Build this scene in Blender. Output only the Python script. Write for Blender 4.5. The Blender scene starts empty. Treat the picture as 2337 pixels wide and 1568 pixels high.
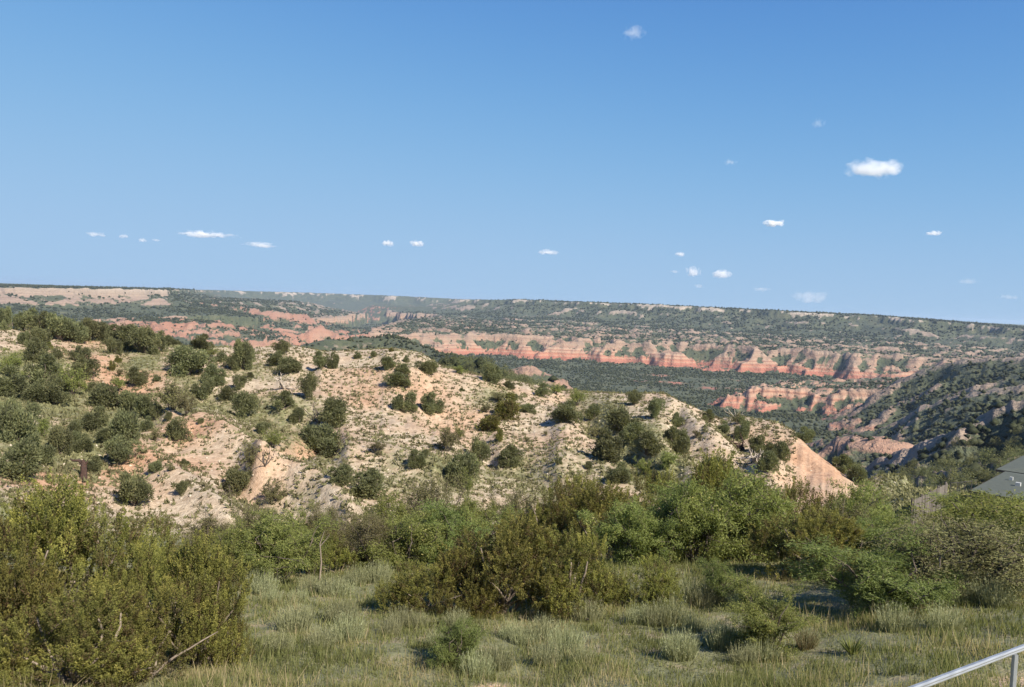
import bpy, math, random
import numpy as np
from mathutils import Matrix, Vector

R = math.radians
rng = np.random.default_rng(11)
random.seed(11)
scene = bpy.context.scene

# ------------------------------------------------------------------ camera
# the photograph is read on a 2337 x 1568 grid; F is the focal length in those units
PW, PH, F = 2337.0, 1568.0, 1834.0
ROLL = math.atan(0.0405)
PITCH = math.atan(92.6 / F)
cam_data = bpy.data.cameras.new('camera')
cam = bpy.data.objects.new('camera', cam_data)
scene.collection.objects.link(cam)
cam_data.sensor_width = 36.0
cam_data.lens = 36.0 * F / PW
cam_data.clip_start = 0.1
cam_data.clip_end = 200000.0
CAM = Matrix.Rotation(R(90) - PITCH, 3, 'X') @ Matrix.Rotation(ROLL, 3, 'Z')
cam.matrix_world = CAM.to_4x4()
scene.camera = cam

# ------------------------------------------------------------------ world, sun, exposure
SUN_AZ, SUN_EL = R(138), R(40)
world = bpy.data.worlds.new('World')
scene.world = world
world.use_nodes = True
wn = world.node_tree
sky = wn.nodes.new('ShaderNodeTexSky')
sky.sky_type = 'NISHITA'
sky.sun_disc = False
sky.sun_elevation = SUN_EL
sky.sun_rotation = SUN_AZ
sky.altitude = 3000
sky.air_density = 1.0
sky.dust_density = 0.0
sky.ozone_density = 10.0
# the same gentle tone curve over the whole sky: the clear-sky model is steeper than the photograph's soft blue
sep = wn.nodes.new('ShaderNodeSeparateColor'); com = wn.nodes.new('ShaderNodeCombineColor')
wn.links.new(sky.outputs[0], sep.inputs[0])
for i_, (k_, mu_) in enumerate(((.74, 1.53), (1.65, 2.31), (2.95, 3.29))):
    sq_, ad_, dv_, ml_ = [wn.nodes.new('ShaderNodeMath') for _ in range(4)]
    sq_.operation = ad_.operation = dv_.operation = ml_.operation = 'MULTIPLY'
    ad_.operation = 'ADD'; dv_.operation = 'DIVIDE'
    wn.links.new(sep.outputs[i_], sq_.inputs[0]); wn.links.new(sep.outputs[i_], sq_.inputs[1])
    wn.links.new(sq_.outputs[0], ad_.inputs[0]); ad_.inputs[1].default_value = k_
    wn.links.new(sq_.outputs[0], dv_.inputs[0]); wn.links.new(ad_.outputs[0], dv_.inputs[1])
    wn.links.new(dv_.outputs[0], ml_.inputs[0]); ml_.inputs[1].default_value = mu_
    wn.links.new(ml_.outputs[0], com.inputs[i_])
wn.links.new(com.outputs[0], wn.nodes['Background'].inputs[0])
wn.nodes['Background'].inputs[1].default_value = 0.12

sun_data = bpy.data.lights.new('sun', 'SUN')
sun_data.energy = 4.8
sun_data.angle = R(0.5)
sun_data.color = (1.0, 0.92, 0.80)
sun = bpy.data.objects.new('sun', sun_data)
scene.collection.objects.link(sun)
sdir = Vector((math.sin(SUN_AZ) * math.cos(SUN_EL), math.cos(SUN_AZ) * math.cos(SUN_EL), math.sin(SUN_EL)))
sun.rotation_euler = sdir.to_track_quat('Z', 'Y').to_euler()

vs = scene.view_settings
vs.view_transform = 'Standard'
vs.look = 'None'
vs.exposure = 1.08
vs.gamma = 1.0
vs.use_curve_mapping = False
scene.cycles.max_bounces = 8
scene.cycles.diffuse_bounces = 3
scene.cycles.transmission_bounces = 4
scene.cycles.volume_bounces = 5
scene.cycles.transparent_max_bounces = 12
scene.cycles.sample_clamp_indirect = 6.0

# ------------------------------------------------------------------ helpers
CAMN = np.array(CAM)


def ray(px, py):
    """photo grid point(s) -> azimuth (from +Y, to the right) and tangent of elevation"""
    px = np.asarray(px, float); py = np.asarray(py, float)
    d = np.stack([(px - PW / 2) / F, -(py - PH / 2) / F, -np.ones_like(px)], -1) @ CAMN.T
    return np.arctan2(d[..., 0], d[..., 1]), d[..., 2] / np.hypot(d[..., 0], d[..., 1])


def project(P):
    c = np.asarray(P) @ CAMN
    w = np.where(c[..., 2] < -0.01, -c[..., 2], 1e-2)
    return PW / 2 + F * c[..., 0] / w, PH / 2 - F * c[..., 1] / w


_perm = {}


def _hash(ix, iy, seed):
    h = (ix.astype(np.int64) * 374761393 + iy.astype(np.int64) * 668265263 + seed * 974711) & 0x7fffffff
    h = ((h ^ (h >> 13)) * 1274126177) & 0x7fffffff
    return (h ^ (h >> 16)) & 0x7fffffff


def noise(x, y, seed=0):
    x = np.asarray(x, float); y = np.asarray(y, float)
    ix = np.floor(x); iy = np.floor(y); fx = x - ix; fy = y - iy
    ux = fx * fx * fx * (fx * (fx * 6 - 15) + 10); uy = fy * fy * fy * (fy * (fy * 6 - 15) + 10)

    def g(ax, ay):
        a = _hash(ix + ax, iy + ay, seed) * (2 * math.pi / 0x7fffffff)
        return np.cos(a) * (fx - ax) + np.sin(a) * (fy - ay)
    n0 = g(0, 0) * (1 - ux) + g(1, 0) * ux
    n1 = g(0, 1) * (1 - ux) + g(1, 1) * ux
    return (n0 * (1 - uy) + n1 * uy) * 1.5


def fbm(x, y, seed=0, octv=4, gain=0.5):
    s = 0; a = 1.0
    for o in range(octv):
        s = s + a * noise(x * 2.03 ** o, y * 2.03 ** o, seed + o * 17); a *= gain
    return s


def ridged(x, y, seed=0, octv=3):
    s = 0; a = 1.0
    for o in range(octv):
        s = s + a * (1 - np.abs(noise(x * 2.1 ** o, y * 2.1 ** o, seed + o * 31)) * 1.6); a *= 0.45
    return s / 1.65          # about 0..1, crests near 1


def sstep(a, b, x):
    t = np.clip((x - a) / (b - a), 0, 1)
    return t * t * (3 - 2 * t)


def mesh_np(name, V, Fc, smooth=True, attrs=None, nv=None):
    """numpy vertices and faces (n x 3 or n x 4) -> mesh"""
    me = bpy.data.meshes.new(name)
    V = np.ascontiguousarray(V, np.float32); Fc = np.ascontiguousarray(Fc, np.int32)
    k = Fc.shape[1]
    me.vertices.add(len(V)); me.vertices.foreach_set('co', V.ravel())
    me.loops.add(Fc.size); me.loops.foreach_set('vertex_index', Fc.ravel())
    me.polygons.add(len(Fc))
    me.polygons.foreach_set('loop_start', np.arange(0, Fc.size, k, dtype=np.int32))
    me.polygons.foreach_set('loop_total', np.full(len(Fc), k, np.int32))
    if smooth:
        me.polygons.foreach_set('use_smooth', np.ones(len(Fc), bool))
    for nm, (dom, arr) in (attrs or {}).items():
        a = me.attributes.new(nm, 'FLOAT', dom)
        a.data.foreach_set('value', np.ascontiguousarray(arr, np.float32))
    me.update(calc_edges=True)
    return me


def link(name, data, parent=None, mat=None):
    o = bpy.data.objects.new(name, data)
    scene.collection.objects.link(o)
    if parent is not None:
        o.parent = parent
    if mat is not None and data is not None and not data.materials:
        data.materials.append(mat)
    return o


def tag(o, label=None, cat=None, group=None, kind=None):
    if label: o['label'] = label
    if cat: o['category'] = cat
    if group: o['group'] = group
    if kind: o['kind'] = kind
    return o


# ------------------------------------------------------------------ materials
def mat_new(name):
    m = bpy.data.materials.new(name); m.use_nodes = True
    nt = m.node_tree
    return m, nt, nt.nodes['Principled BSDF']


def N(nt, typ, **kw):
    n = nt.nodes.new(typ)
    for k, v in kw.items():
        if k == 'inp':
            for kk, vv in v.items(): n.inputs[kk].default_value = vv
        else:
            setattr(n, k, v)
    return n


def ramp(nt, stops, fac=None, interp='LINEAR'):
    n = nt.nodes.new('ShaderNodeValToRGB'); cr = n.color_ramp; cr.interpolation = interp
    while len(cr.elements) < len(stops): cr.elements.new(0.5)
    for e, (p, c) in zip(cr.elements, stops):
        e.position = p; e.color = (*c, 1) if len(c) == 3 else c
    if fac is not None: nt.links.new(fac, n.inputs[0])
    return n.outputs[0]


def mixc(nt, fac, a, b, mode='MIX'):
    n = nt.nodes.new('ShaderNodeMix'); n.data_type = 'RGBA'; n.blend_type = mode
    for s, v in ((n.inputs[0], fac), (n.inputs[6], a), (n.inputs[7], b)):
        if isinstance(v, bpy.types.NodeSocket): nt.links.new(v, s)
        elif isinstance(v, (int, float)): s.default_value = v
        else: s.default_value = (*v, 1)
    return n.outputs[2]


def mathn(nt, op, a, b=None, c=None, clamp=False):
    n = nt.nodes.new('ShaderNodeMath'); n.operation = op; n.use_clamp = clamp
    for s, v in zip(n.inputs, (a, b, c)):
        if v is None: continue
        if isinstance(v, bpy.types.NodeSocket): nt.links.new(v, s)
        else: s.default_value = v
    return n.outputs[0]


def texn(nt, scale, detail=4, rough=0.55, vec=None, dist=0.0):
    n = nt.nodes.new('ShaderNodeTexNoise')
    n.inputs['Scale'].default_value = scale; n.inputs['Detail'].default_value = detail
    n.inputs['Roughness'].default_value = rough; n.inputs['Distortion'].default_value = dist
    if vec is not None: nt.links.new(vec, n.inputs['Vector'])
    return n.outputs['Fac']


def attr(nt, name):
    n = nt.nodes.new('ShaderNodeAttribute'); n.attribute_name = name
    return n.outputs['Fac']


def bump(nt, bsdf, h, strength, dist):
    b = nt.nodes.new('ShaderNodeBump'); b.inputs['Strength'].default_value = strength
    b.inputs['Distance'].default_value = dist
    nt.links.new(h, b.inputs['Height']); nt.links.new(b.outputs[0], bsdf.inputs['Normal'])


def pos(nt):
    return nt.nodes.new('ShaderNodeNewGeometry').outputs['Position']


def mat_leaf(name, stops, rough=0.6, transl=0.25, tval=1.4):
    """foliage: colour picked by a per-leaf value, a little light through the leaf"""
    m, nt, b = mat_new(name)
    c = ramp(nt, stops, attr(nt, 'leaf'))
    oi = N(nt, 'ShaderNodeObjectInfo').outputs['Random']
    hv = N(nt, 'ShaderNodeHueSaturation')
    nt.links.new(c, hv.inputs['Color'])
    nt.links.new(mathn(nt, 'MULTIPLY_ADD', oi, 0.03, 0.485), hv.inputs['Hue'])
    nt.links.new(mathn(nt, 'MULTIPLY_ADD', oi, 0.35, 0.82), hv.inputs['Value'])
    c = hv.outputs[0]
    b.inputs['Roughness'].default_value = rough
    b.inputs['Specular IOR Level'].default_value = 0.08
    nt.links.new(c, b.inputs['Base Color'])
    tr = N(nt, 'ShaderNodeBsdfTranslucent')
    nt.links.new(mixc(nt, 1.0, c, (tval, tval, tval * 0.6), 'MULTIPLY'), tr.inputs['Color'])
    mx = N(nt, 'ShaderNodeMixShader'); mx.inputs[0].default_value = transl
    nt.links.new(b.outputs[0], mx.inputs[1]); nt.links.new(tr.outputs[0], mx.inputs[2])
    nt.links.new(mx.outputs[0], nt.nodes['Material Output'].inputs['Surface'])
    return m


M = {}
M['juniper'] = mat_leaf('juniper_foliage', [(0, (0.088, 0.088, 0.049)), (.35, (0.137, 0.144, 0.073)), (.75, (0.189, 0.195, 0.095)), (1, (0.250, 0.232, 0.112))], transl=.44)
M['olive'] = mat_leaf('olive_juniper_foliage', [(0, (.118, .082, .042)), (.22, (.108, .098, .038)), (.55, (.160, .162, .045)), (.8, (.212, .204, .055)), (1, (.280, .250, .072))], transl=.38)
M['willow'] = mat_leaf('light_shrub_foliage', [(0, (0.122, 0.140, 0.046)), (.5, (0.201, 0.226, 0.071)), (.92, (0.275, 0.293, 0.098)), (.97, (0.488, 0.439, 0.146)), (1, (0.610, 0.537, 0.220))], transl=0.46)
M['bright'] = mat_leaf('bright_shrub_foliage', [(0, (.095, .115, .040)), (.5, (.155, .185, .060)), (1, (.22, .245, .085))], transl=.45)
M['grey'] = mat_leaf('grey_shrub_foliage', [(0, (.105, .088, .046)), (.5, (.145, .138, .062)), (1, (.19, .185, .085))], transl=.26)
M['sage'] = mat_leaf('sage_foliage', [(0, (.160, .162, .082)), (.5, (.240, .248, .135)), (1, (.325, .325, .195))], transl=.3)
M['drygrass'] = mat_leaf('dry_tuft', [(0, (0.123, 0.095, 0.057)), (.5, (0.189, 0.161, 0.085)), (1, (0.284, 0.246, 0.132))], transl=0.31)
M['grass'] = mat_leaf('meadow_grass', [(0, (.115, .120, .046)), (.3, (.160, .178, .066)), (.6, (.210, .216, .086)), (.84, (.262, .240, .115)), (1, (.345, .285, .165))], transl=.42)
M['scrub'] = mat_leaf('hill_scrub', [(0, (0.098, 0.081, 0.047)), (.5, (0.145, 0.138, 0.071)), (1, (0.223, 0.208, 0.110))], transl=0.31)
M['farwood'] = mat_leaf('canyon_trees', [(0, (0.027, 0.034, 0.018)), (.5, (0.046, 0.055, 0.027)), (1, (0.074, 0.081, 0.041))], transl=0.16)

m, nt, b = mat_new('grey_bark'); M['bark'] = m
c = ramp(nt, [(.3, (.10, .075, .055)), (.7, (.26, .21, .165))], texn(nt, 14, 4))
nt.links.new(c, b.inputs['Base Color']); b.inputs['Roughness'].default_value = .9
m, nt, b = mat_new('shrub_bark'); M['twig'] = m
c = ramp(nt, [(.3, (.045, .034, .025)), (.7, (.11, .085, .065))], texn(nt, 14, 4))
nt.links.new(c, b.inputs['Base Color']); b.inputs['Roughness'].default_value = .9
m, nt, b = mat_new('bleached_wood'); M['snag'] = m
c = ramp(nt, [(.3, (.20, .16, .12)), (.7, (.46, .40, .33))], texn(nt, 9, 4))
nt.links.new(c, b.inputs['Base Color']); b.inputs['Roughness'].default_value = .9
m, nt, b = mat_new('burnt_wood'); M['burnt'] = m
c = ramp(nt, [(.3, (.022, .012, .009)), (.7, (.07, .035, .024))], texn(nt, 9, 4))
nt.links.new(c, b.inputs['Base Color']); b.inputs['Roughness'].default_value = .9

# ------------------------------------------------------------------ terrain: one polar height sheet round the viewpoint
az_in = np.linspace(R(-37.5), R(37.5), 930)
az_out = R(37.5) + (R(180) - R(37.5)) * (np.linspace(0, 1, 50)[1:] ** 1.3)
AZ = np.concatenate([-az_out[::-1], az_in, az_out])


def rows(*seg):
    out = []
    for a, b_, n in seg:
        out.append(np.exp(np.linspace(math.log(a), math.log(b_), n, endpoint=False)))
    return np.concatenate(out + [[seg[-1][1]]])


RR = rows((.4, 8, 14), (8, 34, 70), (34, 60, 46), (60, 165, 130), (165, 620, 90), (620, 1060, 50), (1060, 1320, 34),
          (1320, 1640, 20), (1640, 2130, 90), (2130, 2900, 50), (2900, 3700, 40), (3700, 5000, 28), (5000, 7500, 40), (7500, 15000, 8))
NA, NR = len(AZ), len(RR)

# lines across the view, near to far: (photo column, range in metres, photo row) or (column, range, None, height)
XS = [0, 600, 1200, 1800, 2337]
base_lines = [
    [(0, .3, None, -2.2), (2337, .3, None, -2.2)],
    [(0, 3.5, None, -2.45), (2337, 3.5, None, -2.45)],
    [(0, 7, None, -3.6), (2337, 7, None, -3.5)],
    [(0, 14, 1592), (600, 14, 1592), (1200, 14, 1592), (1800, 14, 1592), (2337, 14, 1600)],
    [(0, 22, 1420), (600, 22, 1400), (1200, 22, 1398), (1800, 22, 1400), (2337, 22, 1395)],
    [(0, 29, 1330), (600, 29, 1318), (1200, 29, 1300), (1700, 29, 1292), (2337, 29, 1305)],
    [(0, 38, None, -12), (600, 38, None, -12.3), (1200, 38, None, -12.3), (1700, 38, None, -12.6), (1950, 38, None, -11.6), (2100, 38, None, -9.9), (2337, 38, None, -9.4)],
    [(0, 46, None, -12.6), (600, 46, None, -14.2), (1200, 46, None, -15.2), (1700, 46, None, -15.8), (1950, 46, None, -13.8), (2100, 46, None, -11.1), (2337, 46, None, -10.6)],
    [(0, 50.5, 1150), (300, 51, 1228), (600, 52, 1222), (800, 54, 1205), (1000, 60, 1165), (1200, 66, 1150), (1500, 72, 1118),
     (1750, 80, 1116), (1860, 82, 1122), (1960, 82, 1140), (2100, 76, None, -14.6), (2337, 72, None, -13.6)],
    [(0, 90, 900), (300, 88, 962), (600, 85, 972), (900, 88, 965), (1200, 92, 985), (1500, 92, 988), (1750, 96, 1035), (1860, 91, 1078),
     (1900, 90, 1090), (1960, 88, 1122), (2100, 86, None, -16.4), (2337, 86, None, -14.8)],
    [(-300, 140, 715), (0, 140, 748), (120, 140, 766), (200, 140, 776), (380, 140, 790), (580, 138, 795), (660, 136, 788), (740, 134, 803), (820, 131, 800),
     (900, 129, 795), (960, 126, 806), (1010, 124, 838), (1100, 121, 858), (1200, 122, 876), (1280, 124, 893), (1430, 122, 901), (1510, 120, 898),
     (1560, 116, 922), (1640, 112, 958), (1700, 110, 954), (1770, 107, 966), (1815, 103, 990), (1850, 98, 1030), (1900, 95, 1068), (1960, 92, 1112), (2000, 94, 1092), (2060, 96, 1086), (2120, 97, None, -18.9), (2337, 99, None, -17.5)],
]
k_crest = len(base_lines) - 1


def polar_line(ctrl):
    a, rr, z = [], [], []
    for c in ctrl:
        x, r = c[0], c[1]
        if c[2] is not None:
            aa, t = ray(x, c[2]); zz = float(t) * r
        else:
            aa, t = ray(x, 800); zz = c[3]
        a.append(float(aa)); rr.append(r); z.append(zz)
    return np.interp(AZ, a, rr), np.interp(AZ, a, z)


LR, LZ = zip(*[polar_line(c) for c in base_lines])
LR, LZ = list(LR), list(LZ)
cr, cz = LR[k_crest], LZ[k_crest]
LR.append(cr * 1.16); LZ.append(cz - 4.5)
LR.append(cr * 1.5); LZ.append(np.minimum(cz - 22, -42))


def azl(xs, vals):
    return np.interp(AZ, [float(ray(x, 800)[0]) for x in xs], vals)


for r, L_, C_, R_ in ((350, -58, -80, -98), (700, -80, -106, -118), (1100, -90, -127, -129), (1500, -92, -134, -136), (2000, -92, -130, -131),
                      (2600, -86, -132, -132), (3300, -86, -140, -140), (4300, -96, -140, -140), (6000, -100, -132, -132), (16000, -100, -120, -120)):
    LR.append(np.full(NA, float(r))); LZ.append(azl([0, 350, 800, 1500, 2337], [L_, L_, C_, (C_ + R_) / 2, R_]))
LR = np.array(LR); LZ = np.array(LZ)
K = len(LR)
# monotone cubic through the lines, column by column
h = np.diff(LR, axis=0); dl = np.diff(LZ, axis=0) / h
mm = np.zeros_like(LZ)
w1 = 2 * h[1:] + h[:-1]; w2 = h[1:] + 2 * h[:-1]
same = dl[:-1] * dl[1:] > 0
with np.errstate(divide='ignore', invalid='ignore'):
    mm[1:-1] = np.where(same, (w1 + w2) / (w1 / dl[:-1] + w2 / dl[1:]), 0)
mm[0] = dl[0]; mm[-1] = dl[-1]
Z = np.zeros((NR, NA))
for i, r in enumerate(RR):
    k = np.clip((LR <= r).sum(0) - 1, 0, K - 2)
    j = np.arange(NA)
    t = np.clip((r - LR[k, j]) / h[k, j], 0, 1)
    hh = h[k, j]
    Z[i] = ((1 + 2 * t) * (1 - t) ** 2 * LZ[k, j] + t * (1 - t) ** 2 * hh * mm[k, j] + t * t * (3 - 2 * t) * LZ[k + 1, j] + t * t * (t - 1) * hh * mm[k + 1, j])
RG = np.repeat(RR[:, None], NA, 1); AG = np.repeat(AZ[None], NR, 0)
X = RG * np.sin(AG); Y = RG * np.cos(AG)
PX, PY = project(np.stack([X, Y, Z], -1))       # used to set out paths, gullies and patches along what the photograph shows


def xy(x, v, r):
    a, t = ray(x, v)
    return r * math.sin(a), r * math.cos(a), r * float(t)


# ---- near hill: spurs, gullies and runnels
def seg_dist(X, Y, P):
    """distance to a polyline and the parameter-interpolated third value"""
    best = np.full(X.shape, 1e9); val = np.zeros(X.shape)
    for (x0, y0, z0), (x1, y1, z1) in zip(P[:-1], P[1:]):
        dx, dy = x1 - x0, y1 - y0
        t = np.clip(((X - x0) * dx + (Y - y0) * dy) / (dx * dx + dy * dy + 1e-9), 0, 1)
        d = np.hypot(X - x0 - t * dx, Y - y0 - t * dy)
        m_ = d < best
        best = np.where(m_, d, best); val = np.where(m_, z0 + t * (z1 - z0), val)
    return best, val


hillmask = sstep(48, 58, RG) * (1 - sstep(cr[None] * 1.02, cr[None] * 1.12, RG))
nb = np.zeros_like(Z)
sel = (RR > 30) & (RR < 175)
xs_, ys_ = X[sel], Y[sel]
pxs, pys = PX[sel], PY[sel]
add = np.zeros_like(xs_)
# (polyline on the photo grid, half width px, height m): + spur, - gully
feat = [
    ([(390, 960), (480, 985), (560, 1030), (600, 1080)], 26, .9), ([(590, 1082), (660, 1095), (730, 1130), (800, 1185)], 26, 1.0),
    ([(250, 1010), (330, 1060), (420, 1120), (520, 1190)], 30, .7), ([(800, 1040), (900, 1055), (990, 1090)], 24, .9),
    ([(740, 846), (900, 850), (1010, 856), (1120, 880)], 16, .55), ([(760, 985), (690, 1010), (610, 1060)], 20, -.8),
    ([(460, 900), (560, 925), (700, 950), (760, 1010)], 24, -.8), ([(1290, 905), (1360, 960), (1440, 1020), (1480, 1090)], 26, -1.0),
    ([(1545, 930), (1590, 985), (1660, 1040), (1760, 1085)], 22, .8), ([(1620, 955), (1690, 1010), (1700, 1060)], 22, -.3),
    ([(1480, 1000), (1560, 1060), (1600, 1110)], 20, .5), ([(1080, 1010), (1180, 1060), (1290, 1120)], 26, -.5),
    ([(0, 870), (150, 860), (330, 900), (420, 950)], 26, -.6), ([(760, 812), (900, 800), (985, 825)], 12, .35),
    ([(520, 1100), (640, 1150), (760, 1210)], 18, -.6), ([(1000, 950), (1100, 1000), (1130, 1050)], 20, -.4),
]
for pl, wpx, hm in feat:
    d, _ = seg_dist(pxs, pys, [(a, b_, 0) for a, b_ in pl])
    add += 1.7 * hm * np.exp(-(d / wpx) ** 2)
add += .42 * fbm(xs_ / 14, ys_ / 14, 3, 3) + .07 * fbm(xs_ / 3.2, ys_ / 3.2, 4, 3)
run = ridged(xs_ / 5.5 + .8 * fbm(xs_ / 9, ys_ / 9, 8, 2), ys_ / 12, 5, 3)
add += (run - .6) * .30
nb[sel] = add * hillmask[sel]
want = ((Z / RG)[sel] * 1.0).max(0)              # crest line as laid out
Z += nb
have = (Z / RG)[sel].max(0)
Z -= (have - want)[None] * RG * sstep(50, 88, RG) * (1 - sstep(165, 260, RG))   # keep the spurs but hold the crest to its line
# the bare orange bluff that breaks off at the right end of the pale hill
bl = np.exp(-((PX - 1885) / 62) ** 2) * hillmask
Z += bl * np.where(RG > 60, .09 * (ridged(AG * 330, RG * .02, 9, 2) - .6), 0) * sstep(80, 84, RG)
# meadow: low humps
Z += .10 * fbm(X / 3.0, Y / 3.0, 21, 3) * sstep(9, 14, RG) * (1 - sstep(40, 60, RG))

# ---- canyon: plateaus, benches, ridges (each its own outline, height and slope profile)
far = RR > 165
fx, fy, fr, fa = X[far], Y[far], RG[far], AG[far]
zf = Z[far].copy()
sysid = np.zeros(zf.shape, np.int8)
gul = np.zeros_like(zf)


def P2(pts):
    out = []
    for x, r in pts:
        a, _ = ray(x, 760)
        out.append((r * math.sin(a), r * math.cos(a)))
    return np.array(out)


def poly_sd(poly, nclose, wx, wy):
    """signed distance outside (+) / inside (-) of a polygon; the last nclose edges do not count as scarp"""
    inside = np.zeros(wx.shape, bool); best = np.full(wx.shape, 1e9)
    n = len(poly)
    for i in range(n):
        x0, y0 = poly[i]; x1, y1 = poly[(i + 1) % n]
        c_ = ((y0 > wy) != (y1 > wy)) & (wx < (x1 - x0) * (wy - y0) / (y1 - y0 + 1e-12) + x0)
        inside ^= c_
        if i < n - nclose:
            dx, dy = x1 - x0, y1 - y0
            t = np.clip(((wx - x0) * dx + (wy - y0) * dy) / (dx * dx + dy * dy + 1e-9), 0, 1)
            best = np.minimum(best, np.hypot(wx - x0 - t * dx, wy - y0 - t * dy))
    return np.where(inside, -best, best)


def raise_to(z, sid, mask=None):
    global zf
    m_ = z > zf if mask is None else (z > zf) & mask
    zf = np.where(m_, z, zf); sysid[m_] = sid


def win(r0, r1):
    return (fr > r0) & (fr < r1)


def mesa(pts, nclose, top, prof, sid, amp, wl, r0, r1, inland=0.0, hum=0.0, humwl=120., seed=40):
    w = win(r0, r1)
    xx, yy = fx[w], fy[w]
    sd = poly_sd(P2(pts), nclose, xx, yy)
    rb = ridged(xx / wl, yy / wl, seed, 3)
    wp = amp * (.62 - rb) * 2 + amp * .8 * fbm(xx / (wl * 3.2), yy / (wl * 3.2), seed + 5, 2)
    d = sd + wp * sstep(-amp * 4, 0, sd)
    tp = top if np.isscalar(top) else np.interp(fa[w], [float(ray(x, 760)[0]) for x, _ in top], [t for _, t in top])
    zz = tp + np.interp(d, [p[0] for p in prof], [p[1] for p in prof]) * (1 + .10 * fbm(xx / 300, yy / 300, seed + 9, 2))
    ins = np.clip(-d, 0, 2000)
    zz = zz + inland * ins
    if hum:
        zz = zz + hum * np.clip(ridged(xx / humwl, yy / humwl, seed + 3, 4) - .45, 0, 1) * sstep(0, 120, ins)
    zz = np.where(d > prof[-1][0], -999, zz)
    full = np.full(zf.shape, -999.); full[w] = zz
    raise_to(full, sid)


def ridge(pts, slope, sid, warp=10., wl=60., r0=165, r1=3000, flat=0., seed=70, conc=0.0):
    w = win(r0, r1)
    xx, yy = fx[w], fy[w]
    P = [xy(*p) for p in pts]
    d, zc = seg_dist(xx, yy, P)
    d = np.clip(d + warp * (.6 - ridged(xx / wl, yy / wl, seed, 3)) * 1.6 * sstep(0, warp * 2.5, d) - flat, 0, None)
    zz = zc - slope * d + conc * np.clip(d - 20, 0, 150) * slope
    full = np.full(zf.shape, -999.); full[w] = zz
    raise_to(full, sid)


# 1 far rim, 2 red cliffs, 3 low orange cliffs, 4 pale left mesa, 5 pink badlands, 6 wooded ridge, 7 brown knob, 8 wooded right spurs
mesa([(470, 6800), (700, 7000), (900, 6600), (1040, 6300), (1120, 6500), (1120, 16000), (470, 16000)], 2, [(400, 0), (700, 16), (900, 19), (1040, 12)],
     [(0, 0), (25, -18), (120, -55), (300, -85), (600, -108), (1100, -130)], 1, 160, 700, 4800, 15100, seed=40)
mesa([(1030, 5400), (1050, 4700), (1110, 4200), (1200, 3850), (1400, 3450), (1700, 3180), (2000, 2980), (2337, 2780), (2900, 2500), (2900, 16000), (1030, 16000)], 2,
     [(1050, 8), (1200, 16), (1500, 15), (1800, 8), (2000, 5), (2337, -15)],
     [(0, 0), (8, -3), (16, -15), (60, -27), (110, -34), (125, -44), (170, -58), (270, -72), (430, -80)], 1, 75, 330, 2000, 15100, seed=44)
mesa([(860, 5000), (890, 4700), (1000, 4500), (1030, 5000), (960, 5600), (860, 5600)], 0, -52, [(0, 0), (60, -22), (130, -48), (260, -75)], 5, 60, 260, 4000, 6200, hum=14, seed=48)
mesa([(-1200, 1500), (-300, 2100), (0, 2400), (200, 2500), (335, 2600), (362, 2720), (392, 3300), (450, 4600), (500, 6800), (500, 16000), (-1200, 16000)], 2,
     [(0, -13), (340, -4), (480, 2)], [(0, 0), (6, -2), (11, -17), (50, -26), (110, -46), (190, -58), (330, -70)], 4, 26, 200, 1500, 15100, seed=52)
mesa([(485, 2760), (540, 2650), (600, 2600), (660, 2600), (698, 2660), (640, 2850), (520, 3100), (440, 3300)], 0, [(450, -40), (600, -52), (700, -66)], [(0, 0), (50, -16), (120, -36), (220, -52)], 5, 50, 170, 2200, 3500, hum=10, seed=56)
mesa([(380, 3500), (520, 3100), (560, 3200), (620, 3500), (700, 4200), (600, 4600), (420, 4400)], 0, -38, [(0, 0), (60, -14), (160, -34), (300, -48)], 1, 60, 260, 2800, 5000, hum=14, seed=58)
mesa([(295, 1790), (350, 1720), (420, 1740), (480, 1720), (500, 1850), (400, 2000), (300, 1960)], 0, -66, [(0, 0), (35, -12), (80, -24), (150, -30)], 5, 28, 85, 1400, 2300, hum=8, humwl=70, seed=60)
mesa([(840, 1760), (900, 1810), (1000, 1940), (1150, 1990), (1300, 2020), (1500, 2000), (1650, 1970), (1750, 1955), (1900, 1920), (2000, 1900), (2130, 1880),
      (2400, 1740), (2900, 1600), (2900, 4000), (1150, 4400), (1040, 4600), (985, 3600), (900, 2600), (850, 1980)], 3, [(850, -82), (1300, -80), (1900, -79), (2130, -78)],
     [(0, 0), (8, -3), (46, -23), (60, -26), (84, -38), (91, -46), (101, -53), (230, -59)], 2, 62, 185, 1300, 4700, inland=.006, hum=17, humwl=170, seed=62)
mesa([(1690, 1130), (1740, 1165), (1800, 1180), (1858, 1180), (1885, 1160), (1950, 1140), (2000, 1120), (2080, 1110), (2170, 1180), (2190, 1400), (2050, 1400), (1900, 1330), (1780, 1300)], 0,
     [(1690, -112), (1750, -103), (1860, -103), (2000, -95), (2080, -88)], [(0, 0), (10, -3), (32, -16), (44, -20), (52, -26), (120, -31)], 3, 16, 62, 900, 1600, hum=4, humwl=60, seed=64)
ridge([(560, 790, 1880), (585, 780, 1900), (612, 766, 1920), (650, 757, 1950), (682, 763, 1960), (715, 752, 1980), (735, 738, 2000), (757, 755, 1990), (785, 769, 1970), (820, 783, 1950)], .62, 5, 7, 45, 1500, 2400, conc=.15, seed=72)
ridge([(690, 786, 830), (760, 776, 860), (840, 769, 880), (890, 767, 880), (930, 779, 860), (970, 797, 830), (1020, 812, 780), (1080, 825, 700)], .36, 6, 8, 60, 400, 1400, flat=4, seed=74)
ridge([(1110, 845, 430), (1160, 838, 424), (1215, 842, 415), (1240, 853, 408), (1262, 872, 402), (1290, 905, 398)], .62, 7, 5, 22, 250, 700, flat=7, seed=76)
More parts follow.
